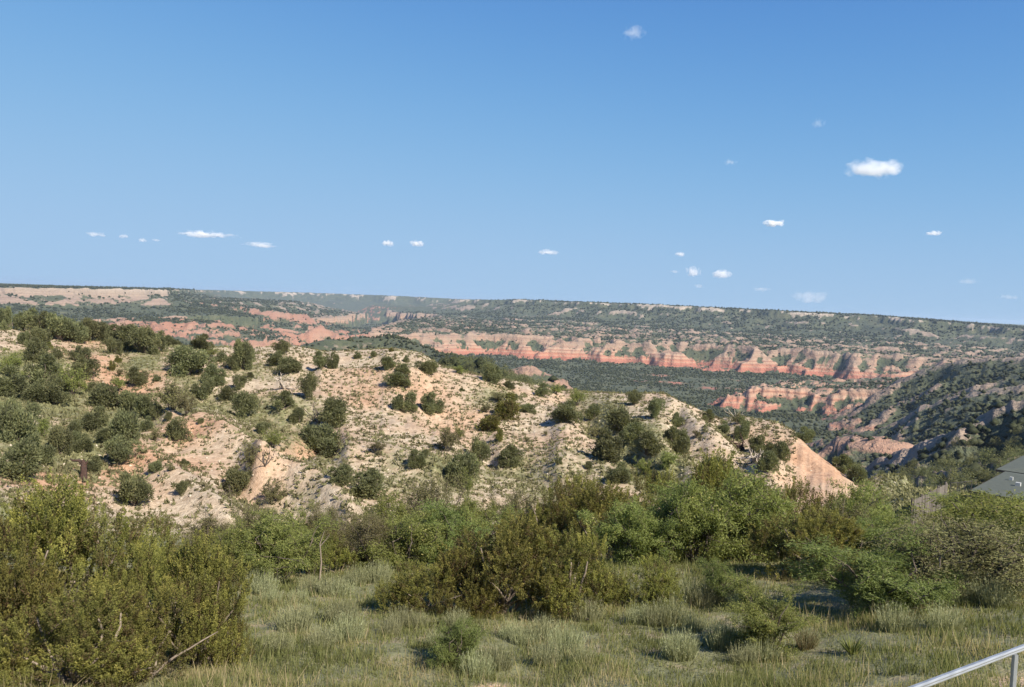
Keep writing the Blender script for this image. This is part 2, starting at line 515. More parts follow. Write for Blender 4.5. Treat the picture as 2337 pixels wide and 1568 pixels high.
ridge([(1020, 822, 235), (1080, 826, 226), (1130, 846, 215), (1190, 872, 205), (1250, 905, 200)], .45, 6, 4, 30, 165, 400, seed=77)
ridge([(2900, 770, 820), (2500, 800, 900), (2337, 812, 950), (2200, 820, 1000), (2110, 842, 1020), (2060, 866, 1040), (2010, 896, 1055), (1960, 928, 1060)], .52, 8, 22, 90, 500, 1700, flat=4, seed=78)
ridge([(2337, 878, 700), (2230, 888, 720), (2150, 905, 730), (2110, 918, 735), (2060, 950, 740), (1990, 975, 742)], .45, 8, 14, 50, 480, 1000, seed=79)
ridge([(2900, 850, 360), (2500, 880, 372), (2337, 912, 385), (2240, 950, 402), (2150, 990, 412), (2050, 1030, 424), (1960, 1070, 436)], .62, 8, 13, 46, 170, 620, flat=2, seed=80)
ridge([(2010, 990, 590), (1950, 986, 600), (1900, 1006, 600), (1868, 1034, 596)], .42, 7, 10, 46, 400, 800, seed=82)
ridge([(2337, 1035, 205), (2240, 1055, 210), (2130, 1082, 215), (2000, 1100, 225)], .35, 8, 4, 24, 165, 330, seed=83)
# broken ground everywhere, more on slopes
zf += (1.6 * fbm(fx / 70, fy / 70, 90, 3) + .5 * fbm(fx / 16, fy / 16, 91, 2)) * np.clip(fr / 700, .35, 1.6)
bad = ridged(fx / 48 + .5 * fbm(fx / 90, fy / 90, 93, 2), fy / 48, 92, 3)
zf += np.where((sysid == 2), 9.0, np.where((sysid == 5) | (sysid == 3) | (sysid == 7), 6.0, np.where(sysid == 1, 5.0, 2.5))) * (bad - .62) * np.where(sysid == 4, .5, 1)
flw = np.where((sysid == 2) | (sysid == 3) | (sysid == 5), 1., np.where((sysid == 4) | (sysid == 1), .6, np.where(sysid == 8, .28, 0.)))
gz_ = np.zeros_like(Z); gz_[far] = zf
sl_ = np.hypot(np.gradient(gz_, axis=0) / np.gradient(RG, axis=0), np.gradient(gz_, axis=1) / (np.gradient(AG, axis=1) * RG))[far]
zf += flw * sstep(.12, .45, sl_) * 9.0 * (ridged(fa * 62 * (fr / 1900) ** 0 + .9 * fbm(fx / 130, fy / 130, 151, 2), fr / 260, 150, 3) - .62)
Z[far] = np.where(fr < 185, Z[far] + (zf - Z[far]) * sstep(165, 185, fr), zf)
SYS = np.zeros(Z.shape, np.int8); SYS[far] = sysid

# slope
dzr = np.gradient(Z, axis=0) / np.gradient(RG, axis=0)
dza = np.gradient(Z, axis=1) / (np.gradient(AG, axis=1) * RG)
SLOPE = np.hypot(dzr, dza)

# vegetation cover on the canyon sheet (0 bare rock .. 1 wooded)
cov = np.zeros_like(Z)
nz = fbm(X[far] / 55, Y[far] / 55, 120, 3)
nz2 = fbm(X[far] / 210, Y[far] / 210, 121, 3)
fl = 1 - sstep(.16, .42, SLOPE[far])
s = sysid
def blur(A, n, axis):
    c_ = np.cumsum(np.concatenate([np.repeat(np.take(A, [0], axis), n, axis), A, np.repeat(np.take(A, [-1], axis), n + 1, axis)], axis), axis)
    L_ = A.shape[axis]
    return (np.take(c_, np.arange(2 * n + 1, 2 * n + 1 + L_) - 1, axis) - np.take(c_, np.arange(0, L_), axis)) / (2 * n)


hollow = np.clip((blur(blur(Z, 9, 1), 4, 0) - Z)[far] / 5.0, -1, 1)      # + in gullies, - on ribs
patchy = ridged(fx / 90, fy / 60, 130, 3)
cv = fl * 1.05 + .25
cv = np.where((s == 2) | (s == 3), (1 - sstep(.12, .30, SLOPE[far])) * 1.0 + .10 + .65 * hollow, cv)
cv = np.where((s == 2) & (zf > -86), fl * .75 + .34 + .6 * hollow, cv)
cv = np.where((s == 2) & (zf < -116), fl * .9 - .15 + .3 * hollow, cv)
cv = np.where(s == 5, (1 - sstep(.2, .5, SLOPE[far])) * 1.0 + .08 + .35 * hollow, cv)
cv = np.where(s == 4, fl * 1.0 + .46 - .55 * (zf > -50) + .3 * hollow, cv)
xr_ = float(ray(368, 700)[0])
cut_ = (fa - xr_) / R(1.0) - (-zf - 10) / 45. * 1.0 + .35 * nz
cv = cv + np.where(s == 4, .75 * sstep(-.15, .25, cut_), 0)
cv = np.where(s == 4, np.where(SLOPE[far] < .08, 1.1, cv), cv)
cv = np.where(s == 1, fl * .5 + .60 - .75 * sstep(.70, .88, patchy) + .6 * hollow, cv)
cv = np.where((s == 1) & (zf > -22), cv + .6 * sstep(-.25, .2, nz2 + .5 * nz), cv)
cv = np.where((s == 1) & (SLOPE[far] < .1), 1.0, cv)
cv = np.where(s == 6, fl * .4 + .66, cv)
cv = np.where(s == 7, fl * .5 + .52 + .5 * hollow, cv)
cv = np.where(s == 8, fl * .35 + .60 - .35 * sstep(.68, .9, patchy) + .5 * hollow, cv)
cv = np.where(s == 0, .95 - .55 * sstep(.25, .6, nz2 + .6 * noise(fa * 9, fr / 70, 171)), cv)
COV = np.zeros_like(Z); COV[far] = np.clip(cv + .28 * nz + .15 * nz2, 0, 1)


# near hill cover: green patches laid along what the photograph shows, and peach / cream soil
def blob(cx, cy, wx_, wy_):
    return np.exp(-(((PX - cx) / wx_) ** 2 + ((PY - cy) / wy_) ** 2))


G = np.zeros_like(Z)
for e in [(80, 900, 140, 60, 1), (150, 1010, 150, 50, 1), (250, 960, 120, 40, .8), (60, 830, 120, 30, .8), (330, 830, 70, 30, .6), (440, 790, 90, 14, .8),
          (560, 840, 90, 28, .5), (600, 930, 130, 35, .75), (480, 920, 110, 40, .8), (620, 985, 90, 22, .6), (430, 870, 60, 18, .5), (150, 1080, 60, 20, .4),
          (1130, 905, 60, 16, .7), (1180, 1060, 110, 60, .55), (1260, 1110, 120, 50, .7), (1450, 1000, 90, 50, .9), (1500, 1060, 110, 50, .9), (1380, 940, 50, 30, .8),
          (1010, 1090, 90, 40, .7), (880, 1090, 100, 60, .5), (760, 1050, 80, 30, .5), (1340, 1060, 120, 60, .45), (1650, 1000, 50, 24, .6), (1610, 1070, 60, 30, .5),
          (700, 1140, 60, 20, .4), (300, 800, 100, 12, .5), (1080, 845, 60, 12, .5), (1330, 905, 40, 14, .6)]:
    G = np.maximum(G, e[4] * blob(*e[:4]))
G = G * (1 + .35 * (1 - sstep(300, 520, PX))) + .22 * fbm(X / 9, Y / 9, 131, 3) + .02
G = np.where(RG < 46, 1.0, G)
G = np.where((RG >= 46) & (RG < 58), np.maximum(G, 1 - sstep(47, 56, RG)), G)
G = np.maximum(G, .85 * sstep(1930, 2060, PX))
G = np.clip(G, 0, 1) * (1 - .85 * np.clip(bl * 1.6, 0, 1))
PE = np.zeros_like(Z)
for e in [(330, 1060, 160, 45, 1), (120, 1090, 140, 22, 1), (280, 860, 140, 50, .8), (420, 1010, 90, 30, .7), (830, 905, 60, 30, 1), (690, 985, 70, 40, .8), (780, 880, 90, 24, .6),
          (960, 900, 90, 50, .5), (1030, 970, 80, 40, .4), (1875, 1065, 90, 60, 1.3), (590, 1120, 60, 50, .5), (200, 800, 120, 30, .7)]:
    PE = np.maximum(PE, e[4] * blob(*e[:4]))
PE = np.clip(PE + .10 + .45 * fbm(X / 12, Y / 12, 141, 3), 0, 1)
BARE = np.maximum(1.2 * blob(2325, 1560, 70, 26), np.maximum(.9 * blob(1130, 1572, 60, 14), .8 * blob(2010, 1320, 30, 8)))
PE = np.where(RG < 46, BARE, PE)
RED = np.zeros_like(Z); RED[far] = np.where(s == 5, .8, np.where(s == 3, .12, np.where(s == 2, .08, np.where(s == 7, .55, np.where(s == 4, .12, .0)))))
GREY = np.zeros_like(Z); GREY[far] = np.clip(np.where((s == 1) | (s == 8) | (s == 6), .75, np.where(s == 7, .25, np.where((s == 2) & (zf > -108), .45, .1))) + .35 * nz2, 0, 1)


def zat(x, y):
    a = np.arctan2(x, y); r = np.hypot(x, y)
    fi = np.interp(np.log(np.maximum(r, .4)), np.log(RR), np.arange(NR)); fj = np.interp(a, AZ, np.arange(NA))
    i = np.clip(fi.astype(int), 0, NR - 2); j = np.clip(fj.astype(int), 0, NA - 2)
    u = fi - i; v = fj - j
    return Z[i, j] * (1 - u) * (1 - v) + Z[i + 1, j] * u * (1 - v) + Z[i, j + 1] * (1 - u) * v + Z[i + 1, j + 1] * u * v


def field(A, x, y):
    a = np.arctan2(x, y); r = np.hypot(x, y)
    i = np.clip(np.rint(np.interp(np.log(np.maximum(r, .4)), np.log(RR), np.arange(NR))).astype(int), 0, NR - 1)
    j = np.clip(np.rint(np.interp(a, AZ, np.arange(NA))).astype(int), 0, NA - 1)
    return A[i, j]


def ground_at(px, py, r0, r1):
    """where the line of sight through a photo point meets the ground between two ranges"""
    a, t = ray(px, py); a = float(a); t = float(t)
    r = np.exp(np.linspace(math.log(r0), math.log(r1), 260))
    z = zat(r * math.sin(a), r * math.cos(a))
    e = z / r - t
    up = np.where(e >= 0)[0]
    k = up[0] if len(up) else int(np.argmax(e))
    return r[k] * math.sin(a), r[k] * math.cos(a), z[k], r[k]


def sheet(name, i0, i1, mat, label):
    sub = slice(i0, i1 + 1)
    V = np.stack([X[sub], Y[sub], Z[sub]], -1).reshape(-1, 3)
    nr = i1 - i0 + 1
    idx = np.arange(nr * NA).reshape(nr, NA)
    j0 = np.arange(NA - 1)
    A_, B_, C_, D_ = idx[:-1, :-1], idx[:-1, 1:], idx[1:, 1:], idx[1:, :-1]
    Fc = np.stack([A_, D_, C_, B_], -1).reshape(-1, 4)
    at = {'cover': ('POINT', COV[sub].ravel()), 'green': ('POINT', G[sub].ravel()), 'peach': ('POINT', PE[sub].ravel()),
          'red': ('POINT', RED[sub].ravel()), 'grey': ('POINT', GREY[sub].ravel())}
    me = mesh_np(name, V, Fc, True, at)
    o = link(name, me, None, mat)
    return tag(o, label, kind='structure')


# ---- ground materials
m, nt, b = mat_new('meadow_soil'); M['meadow'] = m
p = pos(nt)
c = ramp(nt, [(.3, (0.100, 0.100, 0.048)), (.5, (0.160, 0.160, 0.074)), (.68, (0.253, 0.199, 0.121))], texn(nt, 1.3, 5, .6, p))
c = mixc(nt, mathn(nt, 'MULTIPLY_ADD', mathn(nt, 'ADD', attr(nt, 'peach'), texn(nt, 1.2, 4, .6, p)), 4, -3.2, clamp=True), c, ramp(nt, [(.35, (.34, .22, .13)), (.65, (.5, .37, .24))], texn(nt, 5, 4, .6, p)))
nt.links.new(c, b.inputs['Base Color']); b.inputs['Roughness'].default_value = .95
bump(nt, b, texn(nt, 9, 4, .6, p), .8, .08)

m, nt, b = mat_new('pale_hill_soil'); M['hill'] = m
p = pos(nt)
cream = ramp(nt, [(.30, (.265, .20, .135)), (.5, (.375, .30, .212)), (.72, (.475, .405, .305))], texn(nt, .9, 6, .65, p))
peach = ramp(nt, [(.30, (.29, .165, .095)), (.5, (.385, .23, .14)), (.72, (.45, .30, .195))], texn(nt, .7, 6, .65, p))
pf = mathn(nt, 'ADD', attr(nt, 'peach'), mathn(nt, 'MULTIPLY_ADD', texn(nt, .25, 4, .6, p), .7, -.35), clamp=True)
soil = mixc(nt, pf, cream, peach)
grit = ramp(nt, [(.38, (.60, .56, .50)), (.52, (1, 1, 1))], texn(nt, 3.4, 4, .7, p))
soil = mixc(nt, .8, soil, grit, 'MULTIPLY')
gr = ramp(nt, [(.35, (.10, .095, .045)), (.6, (.165, .165, .075)), (.75, (.24, .22, .12))], texn(nt, 1.6, 5, .65, p))
gf = mathn(nt, 'ADD', mathn(nt, 'MULTIPLY', attr(nt, 'green'), 1.9), mathn(nt, 'MULTIPLY_ADD', texn(nt, 1.1, 5, .7, p), 2.6, -1.70), clamp=True)
c = mixc(nt, gf, soil, gr)
nt.links.new(c, b.inputs['Base Color']); b.inputs['Roughness'].default_value = .95
hh_ = mathn(nt, 'ADD', texn(nt, 1.4, 6, .65, p), mathn(nt, 'MULTIPLY', texn(nt, 6, 3, .6, p), .35))
bump(nt, b, hh_, .8, .22)

m, nt, b = mat_new('canyon_rock'); M['canyon'] = m
p = pos(nt)
sx = N(nt, 'ShaderNodeSeparateXYZ'); nt.links.new(p, sx.inputs[0])
wob = mathn(nt, 'MULTIPLY_ADD', texn(nt, .004, 2, .5, p), 9, -4.5)
zz = mathn(nt, 'ADD', sx.outputs['Z'], wob)
zn = mathn(nt, 'MULTIPLY_ADD', zz, 1 / 160., 150 / 160.)
strat = ramp(nt, [(.0, (0.285, 0.103, 0.060)), (.06, (0.280, 0.104, 0.066)), (.165, (0.300, 0.116, 0.076)), (.178, (0.300, 0.128, 0.084)), (.186, (0.356, 0.222, 0.150)), (.198, (0.308, 0.127, 0.079)), (.225, (0.293, 0.143, 0.091)), (.238, (0.340, 0.222, 0.150)),
                  (.265, (0.301, 0.150, 0.095)), (.285, (0.348, 0.237, 0.162)), (.31, (0.261, 0.150, 0.098)), (.345, (0.316, 0.213, 0.143)), (.375, (0.229, 0.143, 0.098)), (.42, (0.277, 0.190, 0.134)), (.47, (0.229, 0.158, 0.115)),
                  (.58, (0.251, 0.187, 0.139)), (.72, (0.237, 0.181, 0.139)), (.84, (0.265, 0.216, 0.164)), (.90, (0.348, 0.292, 0.230)), (.96, (0.404, 0.341, 0.268))], zn)
# fine beds
bed = N(nt, 'ShaderNodeTexNoise'); bed.noise_dimensions = '1D'
nt.links.new(mathn(nt, 'MULTIPLY', zz, .42), bed.inputs['W']); bed.inputs['Scale'].default_value = 1; bed.inputs['Detail'].default_value = 3
strat = mixc(nt, .75, strat, ramp(nt, [(.35, (.62, .58, .56)), (.5, (1, 1, 1)), (.66, (1.25, 1.22, 1.2))], bed.outputs['Fac']), 'MULTIPLY')
pink = ramp(nt, [(.3, (0.234, 0.100, 0.062)), (.55, (0.279, 0.143, 0.094)), (.75, (0.285, 0.195, 0.140))], texn(nt, .012, 5, .6, p))
c = mixc(nt, attr(nt, 'red'), strat, pink)
greyc = ramp(nt, [(.3, (0.149, 0.117, 0.088)), (.6, (0.221, 0.182, 0.137)), (.8, (0.325, 0.279, 0.221))], texn(nt, .02, 6, .65, p))
gm = mathn(nt, 'MULTIPLY', attr(nt, 'grey'), ramp(nt, [(.35, (0, 0, 0)), (.6, (1, 1, 1))], texn(nt, .03, 5, .65, p)))
c = mixc(nt, gm, c, greyc)
vn = mathn(nt, 'ADD', mathn(nt, 'MULTIPLY', texn(nt, .06, 5, .7, p), 1.1), mathn(nt, 'MULTIPLY', texn(nt, .22, 3, .6, p), .5))
vf = mathn(nt, 'MULTIPLY_ADD', mathn(nt, 'ADD', mathn(nt, 'MULTIPLY', attr(nt, 'cover'), 1.15), mathn(nt, 'SUBTRACT', vn, 1.18)), 4.5, .2, clamp=True)
veg = ramp(nt, [(.3, (0.034, 0.043, 0.022)), (.5, (0.055, 0.065, 0.032)), (.66, (0.095, 0.095, 0.049)), (.8, (0.171, 0.142, 0.085))], texn(nt, .035, 6, .68, p))
c = mixc(nt, vf, c, veg)
nt.links.new(c, b.inputs['Base Color']); b.inputs['Roughness'].default_value = .95
bump(nt, b, mathn(nt, 'ADD', texn(nt, .05, 6, .65, p), mathn(nt, 'MULTIPLY', texn(nt, .25, 3, .6, p), .3)), .9, 9.0)

i_m = int(np.searchsorted(RR, 46)); i_h = int(np.searchsorted(RR, 165))
sheet('meadow_ground', 0, i_m, M['meadow'], 'green meadow ground falling away below the viewpoint')
sheet('pale_hillside', i_m, i_h, M['hill'], 'pale cream and peach eroded hillside dotted with junipers')
sheet('canyon_terrain', i_h, NR - 1, M['canyon'], 'wide canyon with red cliffs, wooded benches and level rims')

# ------------------------------------------------------------------ haze: pale even air over the whole canyon, the sky and clouds outside it
me = mesh_np('haze', [(sx_ * 15500., sy_ * 15500., z_) for z_ in (-175., 46.) for sx_, sy_ in ((-1, -1), (1, -1), (1, 1), (-1, 1))],
             [(0, 3, 2, 1), (4, 5, 6, 7), (0, 1, 5, 4), (1, 2, 6, 5), (2, 3, 7, 6), (3, 0, 4, 7)], False)
m = bpy.data.materials.new('haze_air'); m.use_nodes = True; nt = m.node_tree
nt.nodes.remove(nt.nodes['Principled BSDF'])
pv = nt.nodes.new('ShaderNodeVolumePrincipled')
pv.inputs['Color'].default_value = (.62, .78, 1.0, 1)
pv.inputs['Density'].default_value = 5.2e-5
pv.inputs['Anisotropy'].default_value = 0.2
nt.links.new(pv.outputs[0], nt.nodes['Material Output'].inputs['Volume'])
o = link('haze', me, None, m)
tag(o, 'pale blue haze filling the canyon air', kind='stuff')

# ------------------------------------------------------------------ plant building blocks
def unit(v):
    return v / (np.linalg.norm(v, axis=-1, keepdims=True) + 1e-9)


def tris(c, ax, L, w, rg):
    """one pointed leaf triangle for each centre c along axis ax"""
    ax = unit(ax)
    sd = unit(np.cross(ax, unit(rg.normal(size=c.shape))))
    L = np.broadcast_to(np.asarray(L, float), (len(c),))[:, None]; w = np.broadcast_to(np.asarray(w, float), (len(c),))[:, None]
    V = np.stack([c - sd * w * .5, c + sd * w * .5, c + ax * L], 1).reshape(-1, 3)
    return V


class Leaves:
    def __init__(self): self.V = []; self.a = []

    def add(self, V, val):
        self.V.append(V); self.a.append(np.broadcast_to(np.asarray(val, float), (len(V) // 3,)).copy())

    def mesh(self, name):
        V = np.concatenate(self.V); n = len(V) // 3
        return mesh_np(name, V, np.arange(n * 3).reshape(-1, 3), False, {'leaf': ('FACE', np.clip(np.concatenate(self.a), 0, 1))})


class Tubes:
    def __init__(self): self.V = []; self.F = []; self.n = 0

    def add(self, P, rad, sides=5):
        P = np.asarray(P, float); k = len(P)
        t = unit(np.gradient(P, axis=0))
        ref = np.where(np.abs(t[:, 2:3]) > .9, [[1., 0, 0]], [[0., 0, 1]])
        u = unit(np.cross(t, ref)); v = np.cross(t, u)
        an = np.arange(sides) * 2 * math.pi / sides
        ring = (u[:, None] * np.cos(an)[None, :, None] + v[:, None] * np.sin(an)[None, :, None]) * np.asarray(rad, float)[:, None, None]
        V = (P[:, None] + ring).reshape(-1, 3)
        idx = np.arange(k * sides).reshape(k, sides)
        a = idx[:-1]; b_ = np.roll(idx, -1, 1)[:-1]; c_ = np.roll(idx, -1, 1)[1:]; d = idx[1:]
        self.V.append(V); self.F.append(np.stack([a, b_, c_, d], -1).reshape(-1, 4) + self.n)
        self.n += len(V)

    def mesh(self, name):
        return mesh_np(name, np.concatenate(self.V), np.concatenate(self.F), True)


def limb(p0, d, L, r0, r1, rg, wob=.25, n=5, up=.15):
    P = [np.array(p0, float)]; d = np.array(d, float)
    for i in range(n):
        d = unit(d + rg.normal(size=3) * wob + np.array([0, 0, up]))
        P.append(P[-1] + d * L / n)
    return np.array(P), np.linspace(r0, r1, n + 1)


def lobes(rg, n, spread, zlo, zhi, rlo, rhi):
    out = []
    for i in range(n):
        a = rg.uniform(0, 2 * math.pi); q = math.sqrt(rg.uniform(0, 1)) * spread
        rad = rg.uniform(rlo, rhi)
        zmax = zhi * (1 - .45 * (q / spread) ** 2) - rad * .6
        z = max(rg.uniform(zlo, 1) ** .8 * zmax, rad * .45)
        out.append((q * math.cos(a), q * math.sin(a), z, rad * rg.uniform(.85, 1.15), rad * rg.uniform(1.0, 1.5)))
    return out


def fit(Lv, T):
    """bring a plant to height 1 and width 1"""
    V = np.concatenate(Lv.V); zt = np.percentile(V[:, 2], 99.3); rt = np.percentile(np.hypot(V[:, 0], V[:, 1]), 96.5) * 2
    for A in list({id(a): a for a in Lv.V + T.V}.values()):
        A[:, 2] /= zt; A[:, :2] /= rt


def juniper_mid(seed, nleaf=6500, spread=.36):
    """dense rounded juniper, height 1: crown of leaf sprays in lobes, short trunk with limbs"""
    rg = np.random.default_rng(seed); Lv = Leaves(); T = Tubes()
    lb = lobes(rg, rg.integers(14, 19), spread, .03, 1.0, .13, .22)
    for (x, y, z, rx, rz) in lb:
        k = int(nleaf / len(lb)); d = unit(rg.normal(size=(k, 3)) + [0, 0, .25])
        q = rg.uniform(.55, 1.12, k)[:, None] * (1 + .18 * np.sin(d[:, :1] * 9 + seed) * np.cos(d[:, 1:2] * 8))
        c = np.array([x, y, z]) + d * q * [rx, rx, rz]
        c[:, 2] = np.maximum(c[:, 2], .015)
        Lv.add(tris(c, d + [0, 0, .7] + rg.normal(size=(k, 3)) * .5, rg.uniform(.04, .08, k), rg.uniform(.026, .05, k), rg), rg.uniform(.15, .7) + rg.normal(size=k) * .2)
        P, rr = limb((rg.normal() * .03, rg.normal() * .03, 0), (x, y, z * .9), np.linalg.norm([x, y, z]) * .95, .022, .007, rg, .12, 4, .05)
        T.add(P, rr, 4)
    fit(Lv, T)
    return Lv.mesh('crown'), T.mesh('trunk')


def juniper_near(seed, nplume=430, spread=.40, leafs=68, sparse=0.0):
    """close-up juniper, height 1: hundreds of upright foliage plumes, each a brush of small scale leaves"""
    rg = np.random.default_rng(seed); Lv = Leaves(); T = Tubes()
    lb = lobes(rg, rg.integers(17, 22), spread, .02, 1.0, .12, .19)
    for (x, y, z, rx, rz) in lb:
        k = max(4, int(nplume / len(lb))); lv = rg.uniform(-.16, .16)
        dead = rg.random() < sparse
        for q in range(k):
            d = unit(rg.normal(size=3) + [0, 0, .15])
            p = np.array([x, y, z]) + d * rg.uniform(.6, 1.05) * np.array([rx, rx, rz])
            if p[2] < .01: p[2] = abs(p[2]) * .5 + .01
            ax = unit(d * .5 + np.array([0, 0, 1.1]) + rg.normal(size=3) * .2)
            L = rg.uniform(.10, .20); rad = rg.uniform(.016, .029)
            t = rg.random(leafs) ** .8
            side = unit(np.cross(ax, rg.normal(size=(leafs, 3))))
            c = p + ax * (t * L)[:, None] + side * (rad * (1.05 - t * .75) * rg.uniform(.3, 1, leafs))[:, None]
            val = (.08 if (dead or rg.random() < .16) else .55 + lv + rg.normal() * .15) + rg.normal(size=leafs) * .1 + (t - .5) * .3
            Lv.add(tris(c, ax * .8 + side * .7, rg.uniform(.011, .019, leafs), rg.uniform(.0065, .011, leafs), rg), val)
        P, rr = limb((rg.normal() * .04, rg.normal() * .04, 0), (x, y, z * .9), np.linalg.norm([x, y, z]), .020, .006, rg, .14, 6, .06)
        T.add(P, rr, 5)
        for q in range(1):
            j = rg.integers(2, 6); P2_, r2 = limb(P[j], unit(np.array([x, y, .2]) + rg.normal(size=3) * .5), rg.uniform(.06, .12), .005, .0012, rg, .3, 4, .1)
            T.add(P2_, r2, 3)
    fit(Lv, T)
    return Lv.mesh('crown'), T.mesh('trunk')


def airy_shrub(seed, nleaf=21000, spread=.5, stems=11, Lf=(.022, .042), wf=(.006, .011), droop=-.25, flat=.9, twig=.0022):
    """open shrub of many thin stems with narrow leaves, height 1"""
    rg = np.random.default_rng(seed); Lv = Leaves(); T = Tubes(); tips = []

    def grow(p, d, L, r, lev):
        P, rr = limb(p, d, L, r, r * .55, rg, .16, 5, .10)
        T.add(P, rr, 5 if lev == 0 else 3)
        if lev >= 2:
            tips.append(P); return
        for q in range(rg.integers(3, 6)):
            j = rg.integers(2, 6)
            dd = unit(P[j] - P[j - 1] + rg.normal(size=3) * .55)
            grow(P[j], dd, L * rg.uniform(.38, .62), max(r * .5, twig), lev + 1)
    for s_ in range(stems):
        a = rg.uniform(0, 2 * math.pi); q = rg.uniform(.1, 1)
        lean = spread * q * 1.15
        grow((math.cos(a) * .05, math.sin(a) * .05, 0), (math.cos(a) * lean, math.sin(a) * lean, flat), rg.uniform(.5, .68), .013, 0)
    k = max(6, nleaf // len(tips))
    for P in tips:
        t = rg.random(k) * (len(P) - 1.001); i = t.astype(int); f = (t - i)[:, None]
        c = P[i] * (1 - f) + P[i + 1] * f + rg.normal(size=(k, 3)) * .028
        ax = rg.normal(size=(k, 3)) * .6 + unit(P[-1] - P[0]) * .5 + [0, 0, droop]
        c[:, 2] = np.maximum(c[:, 2], .01)
        Lv.add(tris(c, ax, rg.uniform(*Lf, k), rg.uniform(*wf, k), rg), rg.uniform(.3, .6) + rg.normal(size=k) * .2)
    fit(Lv, T)
    return Lv.mesh('foliage'), T.mesh('branches')


def tuft(seed, n=460, spread=.36, lean=.28, w=(.010, .020), L=(.45, 1.0)):
    """clump of upright blades, height about 1"""
    rg = np.random.default_rng(seed); Lv = Leaves()
    a = rg.uniform(0, 2 * math.pi, n); q = np.sqrt(rg.random(n)) * spread
    c = np.stack([q * np.cos(a), q * np.sin(a), np.zeros(n)], 1)
    ax = np.stack([np.cos(a) * q / spread * lean, np.sin(a) * q / spread * lean, np.ones(n)], 1) + rg.normal(size=(n, 3)) * .10
    LL = rg.uniform(*L, n) * (1 - .3 * (q / spread) ** 2)
    Lv.add(tris(c, ax, LL, rg.uniform(*w, n), rg), rg.uniform(0, 1, n))
    k = int(n * 1.2)                                       # short leaves up the stems
    i = rg.integers(0, n, k); t = rg.uniform(.3, .95, k)[:, None]
    Lv.add(tris(c[i] + unit(ax[i]) * t * LL[i][:, None], ax[i] * .9 + rg.normal(size=(k, 3)) * .4, .085, .016, rg), rg.uniform(.2, 1, k))
    return Lv.mesh('foliage')


def snag(seed, n=7, up=.2, wob=.3, r0=.05):
    rg = np.random.default_rng(seed); T = Tubes()
    for i in range(n):
        a = rg.uniform(0, 2 * math.pi)
        P, rr = limb((0, 0, 0), (math.cos(a) * .8, math.sin(a) * .8, .7), rg.uniform(.6, 1.0), r0, r0 * .2, rg, wob, 6, up)
        T.add(P, rr, 5)
        for q in range(4):
            j = rg.integers(2, 7); P2_, r2 = limb(P[j], rg.normal(size=3) + [0, 0, .6], rg.uniform(.2, .4), r0 * .4, r0 * .08, rg, .3, 4, .1)
            T.add(P2_, r2, 4)
    return T.mesh('branches')


ORD = ['first', 'second', 'third', 'fourth', 'fifth', 'sixth', 'seventh', 'eighth', 'ninth', 'tenth', 'eleventh', 'twelfth', 'thirteenth', 'fourteenth', 'fifteenth',
       'sixteenth', 'seventeenth', 'eighteenth', 'nineteenth', 'twentieth', 'twenty-first', 'twenty-second', 'twenty-third', 'twenty-fourth', 'twenty-fifth', 'twenty-sixth',
       'twenty-seventh', 'twenty-eighth', 'twenty-ninth', 'thirtieth', 'thirty-first', 'thirty-second', 'thirty-third', 'thirty-fourth', 'thirty-fifth', 'thirty-sixth',
       'thirty-seventh', 'thirty-eighth', 'thirty-ninth', 'fortieth']

SHORT = 0
TPL = {'J': [juniper_mid(100 + i, 6500, (.3, .36, .44, .36, .5)[i % 5]) for i in range(10)],
       'O': [juniper_near(200, 920), juniper_near(201, 900), juniper_near(202, 900, .46), juniper_near(203, 840, .4, sparse=.25)],
       'M': [airy_shrub(300 + i) for i in range(3)],
       'G': [airy_shrub(320 + i, 24000, .55, 12, (.012, .024), (.005, .0095), .1) for i in range(2)],
       'm': [airy_shrub(340 + i, 3600, .55, 8, (.035, .06), (.016, .028), .0, twig=.004) for i in range(3)],
       'S': [tuft(360 + i) for i in range(4)]}
KIND = {'J': ('juniper_tree', 'juniper', 'juniper', 'crown', 'trunk'), 'O': ('juniper_tree', 'juniper', 'olive', 'crown', 'trunk'),
        'M': ('willow_shrub', 'shrub', 'willow', 'foliage', 'branches'), 'B': ('leafy_shrub', 'shrub', 'bright', 'foliage', 'branches'),
        'G': ('grey_shrub', 'shrub', 'grey', 'foliage', 'branches'), 'm': ('willow_shrub', 'shrub', 'willow', 'foliage', 'branches'),
        'g': ('grey_shrub', 'shrub', 'grey', 'foliage', 'branches'), 'o': ('juniper_tree', 'juniper', 'olive', 'crown', 'trunk')}
_matmesh = {}


def with_mat(me, mk):
    """the same shape in another foliage colour"""
    key = (me.name, mk)
    if key not in _matmesh:
        c_ = me if not me.materials else me.copy()
        c_.materials.clear(); c_.materials.append(M[mk])
        _matmesh[key] = c_
    return _matmesh[key]


pr = random.Random(5)


def plant(kind, x, y, z, w, hgt, label, group, var=None, cat=None, tilt=0.06):
    nm, ct, mk, cn, tn = KIND[kind]
    t = TPL[{'B': 'M', 'g': 'm', 'o': 'J'}.get(kind, kind)]
    cme, tme = t[(var if var is not None else pr.randrange(len(t))) % len(t)]
    e = bpy.data.objects.new(nm, None); scene.collection.objects.link(e)
    e.empty_display_size = .3
    e.location = (x, y, z - .04)
    e.rotation_euler = (pr.uniform(-tilt, tilt), pr.uniform(-tilt, tilt), pr.uniform(0, 6.283))
    e.scale = (w, w, hgt)
    link(cn, with_mat(cme, mk), e)
    link(tn, with_mat(tme, 'bark' if ct == 'juniper' else 'twig'), e)
    tag(e, label, cat or ct, group)
    return e


NAT = 1.0                                    # template crowns are about this wide for height 1
